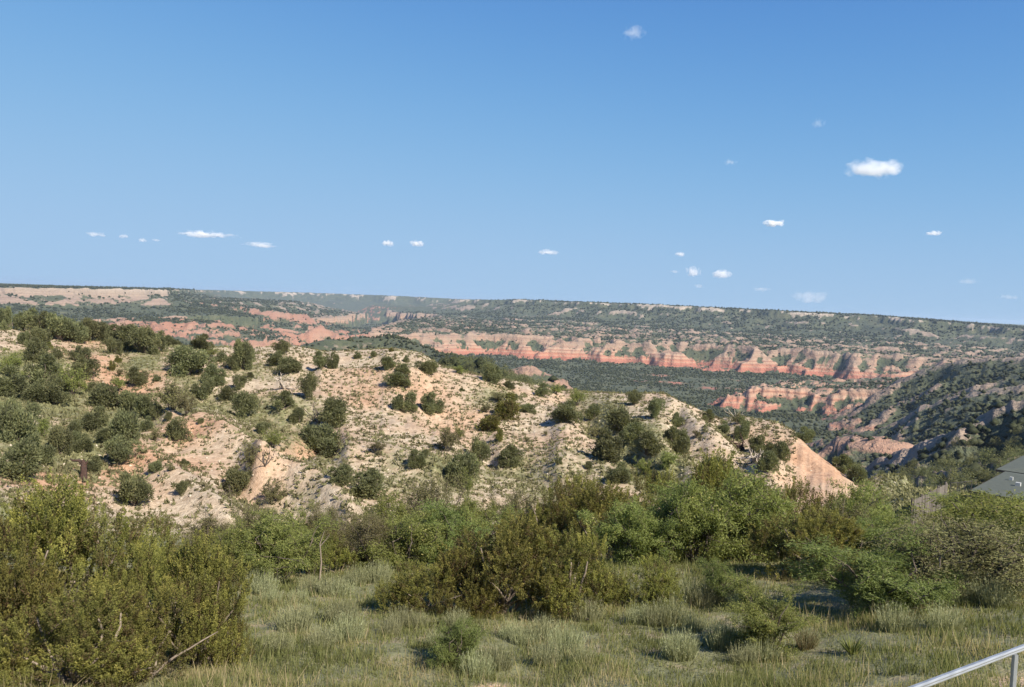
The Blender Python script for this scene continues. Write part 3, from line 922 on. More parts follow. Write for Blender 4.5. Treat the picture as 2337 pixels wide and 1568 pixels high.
# ------------------------------------------------------------------ near shrubs and junipers: (photo column, range, photo row of the top, width in photo px, kind, variant, label)
near = [
    (172, 19.0, 1098, 245, 'O', 0, 'tall olive juniper with bare grey limbs at far left foreground', 'junipers in the near left clump'),
    (30, 17.2, 1165, 210, 'O', 3, 'ragged brownish juniper with dead branches at the left picture edge', 'junipers in the near left clump'),
    (160, 14.8, 1352, 270, 'O', 1, 'low round olive juniper, nearest at bottom left', 'junipers in the near left clump'),
    (330, 15.4, 1340, 230, 'O', 2, 'spreading olive juniper in front middle of the near left clump', 'junipers in the near left clump'),
    (455, 16.6, 1235, 205, 'O', 0, 'upright olive juniper at the right end of the near left clump', 'junipers in the near left clump'),
    (520, 16.9, 1360, 105, 'O', 1, 'small olive juniper leaning out from the right end of the near left clump', 'junipers in the near left clump'),
    (400, 22.0, 1172, 170, 'O', 3, 'sparse juniper with brown tips rising behind the near left clump', 'junipers in the near left clump'),
    (290, 17.6, 1245, 190, 'O', 2, 'olive juniper filling the middle of the near left clump', 'junipers in the near left clump'),
    (970, 21.5, 1285, 190, 'O', 2, 'low left part of the central juniper thicket, standing alone on the meadow edge', 'junipers of the central thicket'),
    (1150, 22.0, 1178, 270, 'O', 0, 'tallest olive juniper in the middle of the central thicket', 'junipers of the central thicket'),
    (1065, 21.6, 1262, 170, 'O', 1, 'short olive juniper left of the tallest one in the central thicket', 'junipers of the central thicket'),
    (1310, 21.8, 1210, 235, 'O', 1, 'broad olive juniper right of the tallest one in the central thicket', 'junipers of the central thicket'),
    (1390, 22.6, 1290, 130, 'O', 3, 'low dark juniper at the right foot of the central thicket', 'junipers of the central thicket'),
    (1492, 22.8, 1272, 165, 'O', 2, 'yellowish olive juniper standing right of the central thicket', 'junipers of the central thicket'),
    (1853, 27.0, 1160, 210, 'O', 0, 'round brown-olive juniper alone in the right middle of the meadow edge', None),
    (555, 28.5, 1205, 130, 'M', 0, 'light green willowy shrub just right of the near left junipers', 'light shrubs along the meadow edge'),
    (640, 28.0, 1188, 215, 'M', 1, 'yellow-flecked willowy shrub under the pale spur at left', 'light shrubs along the meadow edge'),
    (712, 29.0, 1200, 130, 'M', 2, 'light shrub beside the thin bare trunk left of centre', 'light shrubs along the meadow edge'),
    (785, 29.0, 1212, 120, 'O', 3, 'dark shaded juniper between two light shrubs left of centre', None),
    (850, 29.5, 1178, 160, 'G', 0, 'brown-grey twiggy shrub left of the central light shrubs', 'grey shrubs along the meadow edge'),
    (930, 29.5, 1172, 190, 'M', 0, 'light green shrub behind the left end of the central thicket', 'light shrubs along the meadow edge'),
    (1010, 30.0, 1160, 200, 'B', 1, 'fresh green shrub behind the central juniper thicket', 'light shrubs along the meadow edge'),
    (1095, 31.0, 1165, 170, 'M', 2, 'light shrub peeping over the central thicket, left of its tallest juniper', 'light shrubs along the meadow edge'),
    (1440, 29.0, 1158, 190, 'M', 1, 'light green shrub over the right end of the central thicket', 'light shrubs along the meadow edge'),
    (1525, 29.5, 1122, 200, 'B', 2, 'tall fresh green shrub left of the big yellow-green one', 'light shrubs along the meadow edge'),
    (1600, 30.0, 1120, 190, 'M', 0, 'yellow-green shrub joined to the left of the big yellow-green one', 'light shrubs along the meadow edge'),
    (1695, 30.5, 1095, 260, 'M', 1, 'biggest yellow-green shrub with dark fanned stems, right of centre', 'light shrubs along the meadow edge'),
    (1960, 30.0, 1185, 150, 'B', 0, 'green shrub just right of the round brown-olive juniper', 'light shrubs along the meadow edge'),
    (2030, 22.0, 1243, 280, 'B', 2, 'bright green bushy shrub in front at right, nearest of the right shrubs', 'light shrubs along the meadow edge'),
    (2045, 31.0, 1180, 170, 'M', 2, 'pale green shrub below the wooden fence', 'light shrubs along the meadow edge'),
    (2140, 26.5, 1204, 190, 'G', 1, 'brown twiggy shrub behind the bright green one at right', 'grey shrubs along the meadow edge'),
    (2220, 24.5, 1186, 290, 'G', 0, 'large brownish open shrub at right', 'grey shrubs along the meadow edge'),
    (2270, 31.0, 1146, 250, 'M', 0, 'yellow-green shrub in front of the dark roof', 'light shrubs along the meadow edge'),
    (2350, 28.0, 1164, 220, 'M', 1, 'yellow-green shrub cut by the right picture edge', 'light shrubs along the meadow edge'),
    (1642, 23.0, 1286, 120, 'B', 1, 'small low green bush on the meadow right of centre', None),
    (1757, 17.8, 1345, 190, 'M', 2, 'low olive weedy bush in the right foreground grass', None),
    (1040, 16.3, 1418, 125, 'B', 0, 'low green weedy bush in the grass below the central thicket', None),
    (480, 38.0, 1178, 120, 'G', 1, 'grey twiggy shrub behind the near left clump', 'grey shrubs along the meadow edge'),
    (575, 39.0, 1165, 130, 'G', 0, 'grey shrub at the foot of the bare left spur', 'grey shrubs along the meadow edge'),
    (735, 38.0, 1158, 130, 'G', 1, 'grey shrub under the pale central spur', 'grey shrubs along the meadow edge'),
    (980, 44.0, 1100, 150, 'G', 0, 'round grey-green shrub standing above the light shrubs at centre', 'grey shrubs along the meadow edge'),
    (1075, 40.0, 1112, 130, 'M', 2, 'thin light shrub right of the round grey-green one', 'light shrubs behind the meadow edge'),
    (1180, 40.0, 1128, 150, 'G', 1, 'dull shrub behind the tallest central juniper', 'grey shrubs along the meadow edge'),
    (1257, 38.0, 1104, 160, 'O', 3, 'dark juniper rising behind the tallest central juniper', 'dark junipers behind the meadow edge'),
    (1335, 40.0, 1090, 180, 'O', 1, 'dark juniper in the middle row, left of the paired dark ones', 'dark junipers behind the meadow edge'),
    (1412, 35.0, 1108, 230, 'O', 0, 'big dark olive juniper behind the right end of the central thicket', 'dark junipers behind the meadow edge'),
    (1500, 45.0, 1078, 170, 'O', 2, 'dark juniper right of the big dark olive one', 'dark junipers behind the meadow edge'),
    (1590, 46.0, 1062, 160, 'O', 1, 'dark juniper above the yellow-green shrubs', 'dark junipers behind the meadow edge'),
    (1655, 47.0, 1040, 190, 'O', 0, 'tall dark juniper below the pale spur at right', 'dark junipers behind the meadow edge'),
    (1755, 46.0, 1094, 150, 'O', 3, 'dark juniper just left of the orange bluff foot', 'dark junipers behind the meadow edge'),
    (1830, 45.0, 1104, 150, 'O', 2, 'dark juniper below the middle of the orange bluff', 'dark junipers behind the meadow edge'),
    (1905, 44.0, 1122, 170, 'O', 1, 'dark juniper at the right foot of the orange bluff', 'dark junipers behind the meadow edge'),
    (1975, 40.0, 1126, 130, 'M', 0, 'light shrub right of the orange bluff foot', 'light shrubs behind the meadow edge'),
    (1990, 44.0, 1122, 120, 'M', 1, 'light shrub left of the wooden fence', 'light shrubs behind the meadow edge'),
    (2262, 42.0, 1144, 150, 'M', 2, 'light shrub below the eave corner of the dark roof', 'light shrubs behind the meadow edge'),
    (2330, 40.0, 1146, 170, 'M', 0, 'light shrub below the dark roof at the picture edge', 'light shrubs behind the meadow edge'),
    (1930, 37.0, 1146, 150, 'G', 1, 'dull green shrub above the round brown-olive juniper', 'grey shrubs along the meadow edge'),
    (1790, 38.0, 1140, 170, 'O', 2, 'dark juniper between the big yellow-green shrub and the brown-olive one', 'dark junipers behind the meadow edge'),
    (880, 38.0, 1140, 150, 'M', 1, 'light shrub in the hollow below the pale central spur', 'light shrubs behind the meadow edge'),
    (660, 37.0, 1172, 150, 'M', 2, 'light shrub in the hollow below the left spur', 'light shrubs behind the meadow edge'),
]
for (px_, r, top, wpx, kd, var, lab, grp) in near:
    a, t = ray(px_, top); a = float(a)
    x, y = r * math.sin(a), r * math.cos(a); z = float(zat(x, y))
    hgt = max(.4, float(t) * r - z)
    w = wpx / F * r / math.cos(a)
    plant(kd, x, y, z, w * 1.08, hgt * (1.08 if kd in 'MBG' else 1.0), lab, grp, var)

# ------------------------------------------------------------------ junipers and shrubs on the pale hill
# positions were read off three enlarged strips of the photograph: (x, y of the foot, width, height, kind)
C1 = [(25, 372, 95, 110, 'J'), (105, 372, 90, 80, 'm'), (185, 392, 130, 120, 'J'), (285, 405, 150, 120, 'J'), (400, 440, 170, 140, 'J'), (500, 455, 140, 120, 'J'), (590, 445, 160, 120, 'J'),
      (680, 445, 120, 100, 'J'), (765, 470, 140, 110, 'J'), (850, 505, 170, 140, 'J'), (950, 527, 200, 150, 'J'), (1050, 522, 110, 120, 'J'), (750, 527, 100, 85, 'J'),
      (1130, 428, 75, 62, 'J'), (1140, 462, 140, 40, 'J'), (1225, 510, 50, 35, 'J'), (1345, 502, 140, 90, 'J'), (1400, 552, 130, 55, 'm'), (1610, 632, 160, 180, 'J'), (1540, 642, 120, 100, 'J'),
      (1465, 587, 90, 55, 'J'), (1245, 672, 280, 165, 'J'), (905, 742, 130, 100, 'J'), (165, 475, 75, 70, 'J'), (258, 492, 110, 105, 'J'), (235, 587, 118, 120, 'J'), (325, 502, 52, 38, 'o'),
      (378, 562, 62, 50, 'J'), (508, 582, 80, 80, 'J'), (570, 697, 150, 160, 'J'), (745, 642, 36, 55, 'o'), (786, 592, 42, 42, 'o'), (785, 682, 62, 45, 'g'), (1432, 738, 150, 115, 'J'),
      (1345, 832, 140, 145, 'J'), (1590, 762, 100, 85, 'J'), (1660, 692, 50, 40, 'J'), (1040, 712, 52, 36, 'J'), (1840, 612, 130, 95, 'J'), (1930, 655, 170, 95, 'J'), (2130, 622, 120, 105, 'J'),
      (2212, 627, 90, 105, 'J'), (1860, 540, 120, 95, 'J'), (2035, 832, 140, 165, 'J'), (1870, 912, 160, 125, 'J'), (1980, 985, 115, 95, 'J'), (2225, 1008, 220, 175, 'J'),
      (1615, 952, 180, 165, 'J'), (1520, 842, 115, 85, 'J'), (55, 832, 180, 160, 'J'), (250, 857, 135, 120, 'J'), (370, 867, 160, 130, 'J'), (480, 805, 190, 160, 'm'), (290, 745, 190, 160, 'J'),
      (90, 700, 160, 150, 'm'), (400, 790, 120, 100, 'J'), (690, 892, 180, 130, 'J'), (780, 785, 105, 95, 'm'), (855, 917, 160, 120, 'J'), (960, 942, 160, 125, 'J'), (1140, 905, 240, 190, 'g'),
      (1245, 942, 150, 150, 'g'), (1040, 962, 80, 90, 'J'), (100, 1112, 225, 205, 'J'), (622, 1047, 140, 135, 'J'), (500, 1062, 90, 75, 'J'), (280, 1092, 115, 105, 'm'), (385, 1192, 140, 140, 'J'),
      (500, 1132, 72, 72, 'J'), (550, 1187, 115, 95, 'J'), (822, 1112, 190, 170, 'J'), (700, 1122, 115, 85, 'J'), (810, 1257, 200, 145, 'J'), (1165, 1102, 150, 125, 'J'), (1030, 1112, 90, 72, 'g'),
      (972, 1042, 82, 82, 'J'), (1120, 977, 52, 52, 'J'), (235, 1252, 170, 145, 'J'), (105, 1362, 235, 190, 'J'), (610, 1312, 110, 85, 'J'), (1040, 1312, 92, 62, 'J'), (1135, 1312, 62, 52, 'g'),
      (1195, 1462, 90, 85, 'J'), (1245, 1412, 62, 52, 'g'), (895, 1540, 220, 190, 'J'), (1570, 1462, 200, 150, 'J'), (1650, 1332, 140, 195, 'g'), (1810, 1152, 190, 120, 'm'), (1740, 1062, 110, 75, 'J'),
      (2140, 1192, 310, 175, 'J'), (2250, 1402, 200, 135, 'J'), (1330, 1002, 42, 42, 'J'), (1800, 1522, 190, 150, 'g'), (1225, 1272, 62, 42, 'J'), (640, 800, 120, 70, 'J')]
C2 = [(160, 562, 62, 46, 'J'), (270, 560, 46, 46, 'J'), (390, 520, 36, 26, 'o'), (490, 587, 46, 46, 'J'), (362, 642, 115, 85, 'J'), (470, 672, 125, 65, 'J'), (430, 742, 190, 90, 'J'), (620, 662, 170, 85, 'J'),
      (855, 672, 125, 62, 'm'), (1060, 722, 140, 130, 'J'), (1180, 762, 90, 52, 'J'), (860, 782, 42, 26, 'J'), (470, 922, 180, 135, 'J'), (660, 927, 170, 145, 'J'), (1020, 922, 115, 75, 'g'),
      (1155, 965, 190, 175, 'o'), (1050, 1052, 190, 115, 'o'), (1110, 1112, 62, 90, 'o'), (1300, 922, 112, 60, 'J'), (1100, 837, 200, 60, 'g'), (1210, 842, 62, 42, 'J'), (1560, 987, 220, 150, 'J'),
      (1620, 882, 160, 125, 'm'), (1730, 962, 120, 95, 'J'), (1400, 822, 125, 95, 'J'), (1480, 802, 120, 75, 'm'), (760, 1182, 220, 180, 'g'), (835, 1112, 105, 110, 'm'), (980, 1262, 160, 180, 'J'),
      (1180, 1272, 180, 135, 'J'), (560, 1282, 130, 115, 'J'), (615, 1222, 62, 62, 'J'), (290, 1202, 180, 95, 'g'), (840, 1402, 270, 225, 'J'), (935, 1332, 130, 115, 'm'), (1820, 1232, 225, 200, 'J'),
      (1900, 1392, 190, 145, 'J'), (1920, 1042, 230, 145, 'J'), (2010, 872, 130, 95, 'J'), (2140, 962, 130, 135, 'J'), (2290, 1012, 92, 92, 'J'), (1980, 1112, 190, 125, 'J'), (2090, 1202, 240, 160, 'J'),
      (2270, 1182, 180, 170, 'J'), (2200, 1302, 200, 125, 'm'), (2170, 1452, 200, 155, 'J'), (1500, 1272, 52, 52, 'J'), (80, 1372, 160, 135, 'g'), (220, 1482, 260, 180, 'J'), (1740, 1090, 120, 70, 'g'),
      (2060, 1330, 160, 110, 'm'), (1700, 1300, 70, 50, 'J'), (1290, 1120, 60, 40, 'g'), (1420, 1080, 50, 36, 'g')]
C3 = [(230, 982, 105, 85, 'J'), (42, 1012, 62, 62, 'J'), (440, 1002, 120, 85, 'g'), (460, 1102, 115, 140, 'J'), (590, 1192, 170, 115, 'J'), (722, 1232, 120, 110, 'J'), (640, 1312, 140, 115, 'J'),
      (70, 1182, 140, 150, 'J'), (1225, 1382, 120, 120, 'J'), (1130, 1235, 130, 105, 'J'), (880, 1062, 140, 90, 'J'), (300, 1372, 220, 150, 'J'), (420, 1400, 130, 115, 'J'), (340, 1060, 90, 80, 'J'), (160, 1090, 80, 60, 'g')]
hill = []
for L_, ox in ((C1, 0), (C2, 759), (C3, 1533)):
    for (cx, cy, w, h_, kd) in L_:
        hill.append((ox + cx * .3438, 625 + cy * .3438, w * .3438, h_ * .3438, kd))
zones = [('crest', lambda x, v: v < 812, 'the hill crest', 'junipers along the hill crest'),
         ('left', lambda x, v: x < 330 and v >= 812, 'the left flank', 'plants on the left flank of the hill'),
         ('leftmid', lambda x, v: x < 700, 'the left middle slope', 'plants on the left middle of the hill'),
         ('mid', lambda x, v: x < 1240, 'the central pale slope', 'plants on the central slope of the hill'),
         ('swale', lambda x, v: True, 'the green right hollow', 'plants at the right of the hill')]
byzone = {}
for hshrub in hill:
    zn_ = next(z_ for z_ in zones if z_[1](hshrub[0], hshrub[1]))
    kk = {'J': 'dark juniper', 'o': 'olive juniper', 'm': 'light green shrub', 'g': 'grey shrub'}[hshrub[4]]
    wm = hshrub[2]
    sz = 'small' if wm < 30 else ('large' if wm > 62 else 'middling')
    byzone.setdefault((zn_[0], kk, sz), []).append((hshrub, zn_))
for (zk, kk, sz), lst in byzone.items():
    lst.sort(key=lambda e: e[0][0])
    for i, ((px_, v, wpx, hpx, kd), zn_) in enumerate(lst):
        x, y, z, r = ground_at(px_, v, 50, 172)
        a = math.atan2(x, y)
        if len(lst) == 1: lab = f'only {sz} {kk} on {zn_[2]}'
        else: lab = f'{sz} {kk} on {zn_[2]}, {ORD[i]} such from left'
        s1 = r / math.cos(a) / F
        plant(kd, x, y, z, wpx * s1 * .90, hpx * s1 * .95, lab, zn_[3])

# ------------------------------------------------------------------ sage clumps, yucca, dead wood
SG = [(759, 450, 1160), (759, 380, 1215), (759, 1270, 1270), (759, 1400, 1250), (759, 1180, 1240), (759, 1420, 1410), (759, 1650, 1410), (759, 960, 1490), (759, 1090, 1430), (759, 1690, 1120),
      (759, 2040, 1130), (759, 2140, 1150), (759, 2260, 1140), (759, 100, 1250), (759, 60, 960), (759, 160, 880), (759, 300, 860), (759, 2300, 1370), (759, 1590, 1075), (759, 1550, 1330), (759, 560, 1165),
      (759, 700, 1290), (759, 820, 1160), (1533, 130, 1005), (1533, 220, 1020), (1533, 305, 1000), (1533, 440, 1030), (1533, 140, 1190), (1533, 60, 1370), (1533, 480, 1410), (1533, 600, 1380),
      (1533, 900, 1300), (1533, 340, 1300), (1533, 860, 805), (1533, 960, 830), (1533, 1950, 1010), (1533, 2150, 1020), (1533, 2280, 960), (1533, 1330, 1100), (1533, 1500, 1180), (1533, 1800, 1180),
      (0, 1800, 1000), (0, 1980, 1000), (0, 2060, 935), (0, 2210, 955), (0, 1700, 890), (0, 1760, 940), (0, 2130, 1300), (0, 1850, 1330), (0, 2260, 1130), (0, 1950, 1180)]
SG = sorted([(ox + a * .3438, 1032 + b_ * .3438) for ox, a, b_ in SG], key=lambda e: e[0])
far_s = [e for e in SG if e[1] < 1385]; near_s = [e for e in SG if e[1] >= 1385]
for lst, where in ((far_s, 'along the far side of the meadow'), (near_s, 'in the near meadow grass')):
    for i, (px_, v) in enumerate(lst):
        x, y, z, r = ground_at(px_, v, 11, 33)
        ord_ = ORD[i] if i < len(ORD) else 'last'
        o = link('sagebrush', with_mat(TPL['S'][i % 4], 'sage'))
        hgt = pr.uniform(.55, .95)
        o.location = (x, y, z - .03); o.rotation_euler = (0, 0, pr.uniform(0, 6.28)); o.scale = (hgt * pr.uniform(.9, 1.3), hgt * pr.uniform(.9, 1.3), hgt)
        tag(o, f'grey-green sage clump {where}, {ord_} from left', 'sagebrush', 'sage clumps in the meadow')

x, y, z, r = ground_at(1945, 1492, 11, 33)
ym = tuft(390, 90, .10, 1.1, (.05, .08), (.7, 1.0))
o = link('yucca_plant', with_mat(ym, 'bright')); o.location = (x, y, z); o.scale = (.6, .6, .48)
tag(o, 'spiky dark green yucca in the right foreground grass', 'yucca')
x, y, z, r = ground_at(1838, 1482, 11, 33)
o = link('dry_grass_clump', with_mat(tuft(391, 200, .2, .5), 'drygrass')); o.location = (x, y, z); o.scale = (.7, .7, .7)
tag(o, 'straw-coloured grass clump just left of the yucca', 'grass clump')

deadw = [(0, 1890, 770, 120, 'snag', 401, 'dead_tree', 'bare dead branches standing on the left middle slope', .05),
         (0, 1760, 1275, 130, 'bark', 402, 'dead_shrub', 'leafless dark shrub on the bare left spur', .03),
         (0, 1500, 1495, 90, 'bark', 403, 'dead_shrub', 'reddish-brown dead shrub low on the left spur', .03),
         (0, 2110, 1000, 130, 'bark', 404, 'dead_shrub', 'bare branches spreading left of a large central juniper', .03),
         (0, 1040, 955, 70, 'snag', 405, 'dead_tree', 'small forked white snag beside a left slope juniper', .05),
         (759, 430, 740, 90, 'bark', 406, 'dead_shrub', 'dark dead limbs under the crest juniper at centre', .05),
         (1533, 560, 1250, 110, 'snag', 407, 'dead_tree', 'twisted bleached dead trunk on the right spur', .09),
         (1533, 470, 1180, 120, 'burnt', 408, 'dead_tree', 'black dead limbs left of the twisted bleached trunk', .06),
         (1533, 1140, 1290, 60, 'snag', 409, 'dead_tree', 'small white snag at the right edge of the orange bluff', .04),
         (1533, 420, 960, 70, 'snag', 410, 'dead_tree', 'thin white snag above the right hollow', .04),
         (759, 1760, 1190, 90, 'burnt', 411, 'dead_shrub', 'dark bare shrub at the left of the green hollow', .05)]
for ox, cx, cy, hpx, mk, sd, nm, lab, r0 in deadw:
    px_, v = ox + cx * .3438, 625 + cy * .3438
    x, y, z, r = ground_at(px_, v, 50, 172)
    me = snag(sd, 6, .15, .3, r0); me.materials.append(M['twig' if mk == 'bark' else mk])
    o = link(nm, me); s1 = hpx * .3438 * r / F; o.location = (x, y, z - .05); o.scale = (s1 * 1.3, s1 * 1.3, s1 * 1.15)
    tag(o, lab, 'dead wood')
x, y, z, r = ground_at(190, 1096, 50, 120)
T = Tubes()
T.add([(0, 0, -.1), (.03, 0, .5), (.0, .03, 1.0), (-.05, 0, 1.35)], [.30, .22, .2, .12], 9)
T.add([(-.02, 0, 1.05), (-.35, .05, 1.3), (-.75, 0, 1.28), (-1.0, .1, 1.4)], [.13, .11, .08, .03], 6)
T.add([(0, 0, .9), (.25, -.05, 1.2), (.36, 0, 1.5)], [.10, .07, .03], 6)
o = link('tree_stump', T.mesh('tree_stump'), None, M['burnt']); o.location = (x, y, z)
tag(o, 'charred black stump with a side branch on bare peach soil', 'stump')
a, t = ray(732, 1212); r = 27.0; x, y = r * math.sin(a), r * math.cos(a); z = float(zat(x, y)); hh_ = float(t) * r - z
T = Tubes(); T.add([(0, 0, -.1), (.05, 0, hh_ * .4), (-.02, .02, hh_ * .75), (.12, 0, hh_)], [.035, .028, .02, .01], 6)
T.add([(-.01, .02, hh_ * .7), (.2, .05, hh_ * .85), (.3, 0, hh_ * .95)], [.02, .015, .008], 4)
o = link('dead_tree', T.mesh('dead_tree'), None, M['bark']); o.location = (x, y, z)
tag(o, 'thin bare grey trunk standing at the meadow edge left of centre', 'dead wood')

# ------------------------------------------------------------------ steel handrail, lower right
m, nt, b = mat_new('galvanised_steel'); M['steel'] = m
c = ramp(nt, [(.35, (.26, .275, .29)), (.65, (.40, .415, .43))], texn(nt, 25, 4, .6))
nt.links.new(c, b.inputs['Base Color']); b.inputs['Metallic'].default_value = .55; b.inputs['Roughness'].default_value = .42
A_ = Vector(xy(2085, 1569, 5.3)); B_ = Vector(xy(2360, 1466, 6.7)); dv = (B_ - A_).normalized()
rail_root = bpy.data.objects.new('handrail', None); scene.collection.objects.link(rail_root); rail_root.location = A_


def bar(p0, p1, w, hgt, name, parent, mat, bev=.008):
    """rounded rectangular bar between two points (in the parent's frame)"""
    p0, p1 = Vector(p0), Vector(p1); d = (p1 - p0); L = d.length; d.normalize()
    up = Vector((0, 0, 1)) if abs(d.z) < .9 else Vector((0, 1, 0))
    s_ = d.cross(up).normalized(); u = s_.cross(d)
    pts = []
    for sx_, sy_ in ((-1, -1), (1, -1), (1, 1), (-1, 1)):
        for ax_, ay_ in (((0, 1), (1, 0)) if sx_ * sy_ > 0 else ((1, 0), (0, 1))):
            pts.append((sx_ * (w / 2 - bev * ax_), sy_ * (hgt / 2 - bev * ay_)))
    ring0 = [p0 + s_ * a_ + u * b2 for a_, b2 in pts]; ring1 = [p1 + s_ * a_ + u * b2 for a_, b2 in pts]
    n = len(pts)
    me = bpy.data.meshes.new(name)
    me.from_pydata([tuple(v) for v in ring0 + ring1], [], [(i, (i + 1) % n, n + (i + 1) % n, n + i) for i in range(n)] + [tuple(range(n))[::-1], tuple(range(n, 2 * n))])
    return link(name, me, parent, mat)


bar(dv * -2.0, dv * 5.2, .032, .021, 'top_rail', rail_root, M['steel'])
bar(dv * -2.0 + Vector((0, 0, -.019)), dv * 5.2 + Vector((0, 0, -.019)), .024, .013, 'rail_channel', rail_root, M['steel'], .003)
# post that shows, and its neighbours along the rail
ap, tp = ray(2316, 1500)
tt = min(np.linspace(-.5, 3, 400), key=lambda q: abs(math.atan2((A_ + dv * q).x, (A_ + dv * q).y) - float(ap)))
for q in (tt - 1.7, tt, tt + 1.7):
    p_ = A_ + dv * q; zg = float(zat(p_.x, p_.y))
    bar(dv * q + Vector((0, 0, -.036)), dv * q + Vector((0, 0, zg - .1 - A_.z - dv.z * q)) + Vector((dv.x, dv.y, 0)) * 0, .032, .032, 'post', rail_root, M['steel'], .005)
tag(rail_root, 'galvanised steel handrail crossing the lower right corner', 'handrail')

m, nt, b = mat_new('dark_trim'); M['trim'] = m; b.inputs['Base Color'].default_value = (.035, .03, .028, 1); b.inputs['Roughness'].default_value = .7
# ------------------------------------------------------------------ wooden fence and wire fence below the roof
m, nt, b = mat_new('weathered_boards'); M['boards'] = m
oi = N(nt, 'ShaderNodeObjectInfo').outputs['Random']
c = ramp(nt, [(0, (.07, .056, .045)), (.5, (.105, .088, .072)), (1, (.15, .13, .108))], oi)
c = mixc(nt, .6, c, ramp(nt, [(.3, (.6, .6, .6)), (.7, (1.1, 1.1, 1.1))], texn(nt, 5, 5, .7, pos(nt))), 'MULTIPLY')
nt.links.new(c, b.inputs['Base Color']); b.inputs['Roughness'].default_value = .9
f0 = Vector(xy(2087, 1141, 50.0)); f1 = Vector(xy(2163, 1103, 58.0))
fr_ = bpy.data.objects.new('wooden_fence', None); scene.collection.objects.link(fr_); fr_.location = f0
dvf = f1 - f0; nb_ = 26
boardmesh = None
for i in range(nb_):
    t0_ = (i + .5) / nb_; p = dvf * t0_; hgt = 1.42 + pr.uniform(-.05, .05)
    bw = math.hypot(dvf.x, dvf.y) / nb_ * .93
    if boardmesh is None:
        boardmesh = bpy.data.meshes.new('board')
        w_, t_ = bw / 2, .012
        boardmesh.from_pydata([(sx_ * w_, sy_ * t_, z_) for z_ in (-1.42, -.03) for sx_, sy_ in ((-1, -1), (1, -1), (1, 1), (-1, 1))] + [(-w_ * .5, -t_, 0), (w_ * .5, -t_, 0), (w_ * .5, t_, 0), (-w_ * .5, t_, 0)], [],
                              [(0, 3, 2, 1), (0, 1, 5, 4), (1, 2, 6, 5), (2, 3, 7, 6), (3, 0, 4, 7), (4, 5, 9, 8), (5, 6, 10, 9), (6, 7, 11, 10), (7, 4, 8, 11), (8, 9, 10, 11)])
        boardmesh.materials.append(M['boards'])
    o = link('board', boardmesh, fr_)
    o.location = (p.x, p.y, p.z + pr.uniform(-.03, .03)); o.rotation_euler = (pr.uniform(-.02, .02), pr.uniform(-.012, .012), math.atan2(dvf.y, dvf.x))
nrm = Vector((-dvf.y, dvf.x, 0)).normalized() * .04
if nrm.y < 0: nrm = -nrm
for zz_ in (-.3, -1.1):
    bar(nrm + Vector((0, 0, zz_)), dvf + nrm + Vector((0, 0, zz_)), .04, .09, 'fence_rail', fr_, M['boards'], .004)
for t0_ in (0, .25, .5, .75, 1):
    p = dvf * t0_ + nrm * 2.6
    bar(p + Vector((0, 0, .06)), p + Vector((0, 0, -1.75)), .10, .10, 'post', fr_, M['boards'], .006)
tag(fr_, 'weathered grey wooden board fence below the dark roof', 'fence')
g0 = f1 + Vector((.25, .1, 0)); g1 = Vector(xy(2219, 1098, 61.0))
wf_ = bpy.data.objects.new('wire_fence', None); scene.collection.objects.link(wf_); wf_.location = g0
dg = g1 - g0
bar((0, 0, 0), dg, .03, .03, 'fence_rail', wf_, M['trim'], .006)
for t0_ in (.0, .34, .68, 1.0):
    bar(dg * t0_ + Vector((0, .05, .04)), dg * t0_ + Vector((0, .05, -1.7)), .04, .04, 'post', wf_, M['trim'], .008)
T = Tubes(); Lg = dg.length; hw = 1.3; nw = int((Lg + hw) / .3)
for i in range(nw):
    for sgn in (1, -1):
        s0 = i * .3 - hw if sgn > 0 else i * .3
        a0, a1 = s0, s0 + sgn * hw
        z0_, z1_ = -hw, 0.
        q0, q1 = max(min(a0, Lg), 0), max(min(a1, Lg), 0)
        if abs(q1 - q0) < .05: continue
        zz0 = z0_ + (q0 - a0) / (a1 - a0) * hw; zz1 = z0_ + (q1 - a0) / (a1 - a0) * hw
        P_ = [tuple(dg.normalized() * q0 + Vector((0, 0, zz0))), tuple(dg.normalized() * q1 + Vector((0, 0, zz1)))]
        T.add(P_, [.0028, .0028], 3)
o = link('wire_mesh', T.mesh('wire_mesh'), wf_, M['trim']); o['kind'] = 'stuff'
tag(wf_, 'chain-link fence between the board fence and the roof', 'fence')

# ------------------------------------------------------------------ low building with dark hipped roofs
m, nt, b = mat_new('dark_shingles'); M['roof'] = m
c = ramp(nt, [(.3, (.050, .058, .044)), (.7, (.078, .086, .066))], texn(nt, 3, 6, .7, pos(nt)))
nt.links.new(c, b.inputs['Base Color']); b.inputs['Roughness'].default_value = .85
bump(nt, b, texn(nt, 8, 3, .6, pos(nt)), .5, .03)
m, nt, b = mat_new('brown_wall'); M['wall'] = m
c = ramp(nt, [(.3, (.14, .10, .075)), (.7, (.20, .155, .12))], texn(nt, 4, 4, .6, pos(nt)))
nt.links.new(c, b.inputs['Base Color']); b.inputs['Roughness'].default_value = .9
m, nt, b = mat_new('white_vent'); M['vent'] = m; b.inputs['Base Color'].default_value = (.38, .38, .36, 1); b.inputs['Roughness'].default_value = .6
m, nt, b = mat_new('window_glass'); M['glass'] = m; b.inputs['Base Color'].default_value = (.03, .04, .05, 1); b.inputs['Roughness'].default_value = .08


def raw(name, V, Fc, parent, mat):
    me = bpy.data.meshes.new(name); me.from_pydata([tuple(v) for v in V], [], Fc)
    return link(name, me, parent, mat)


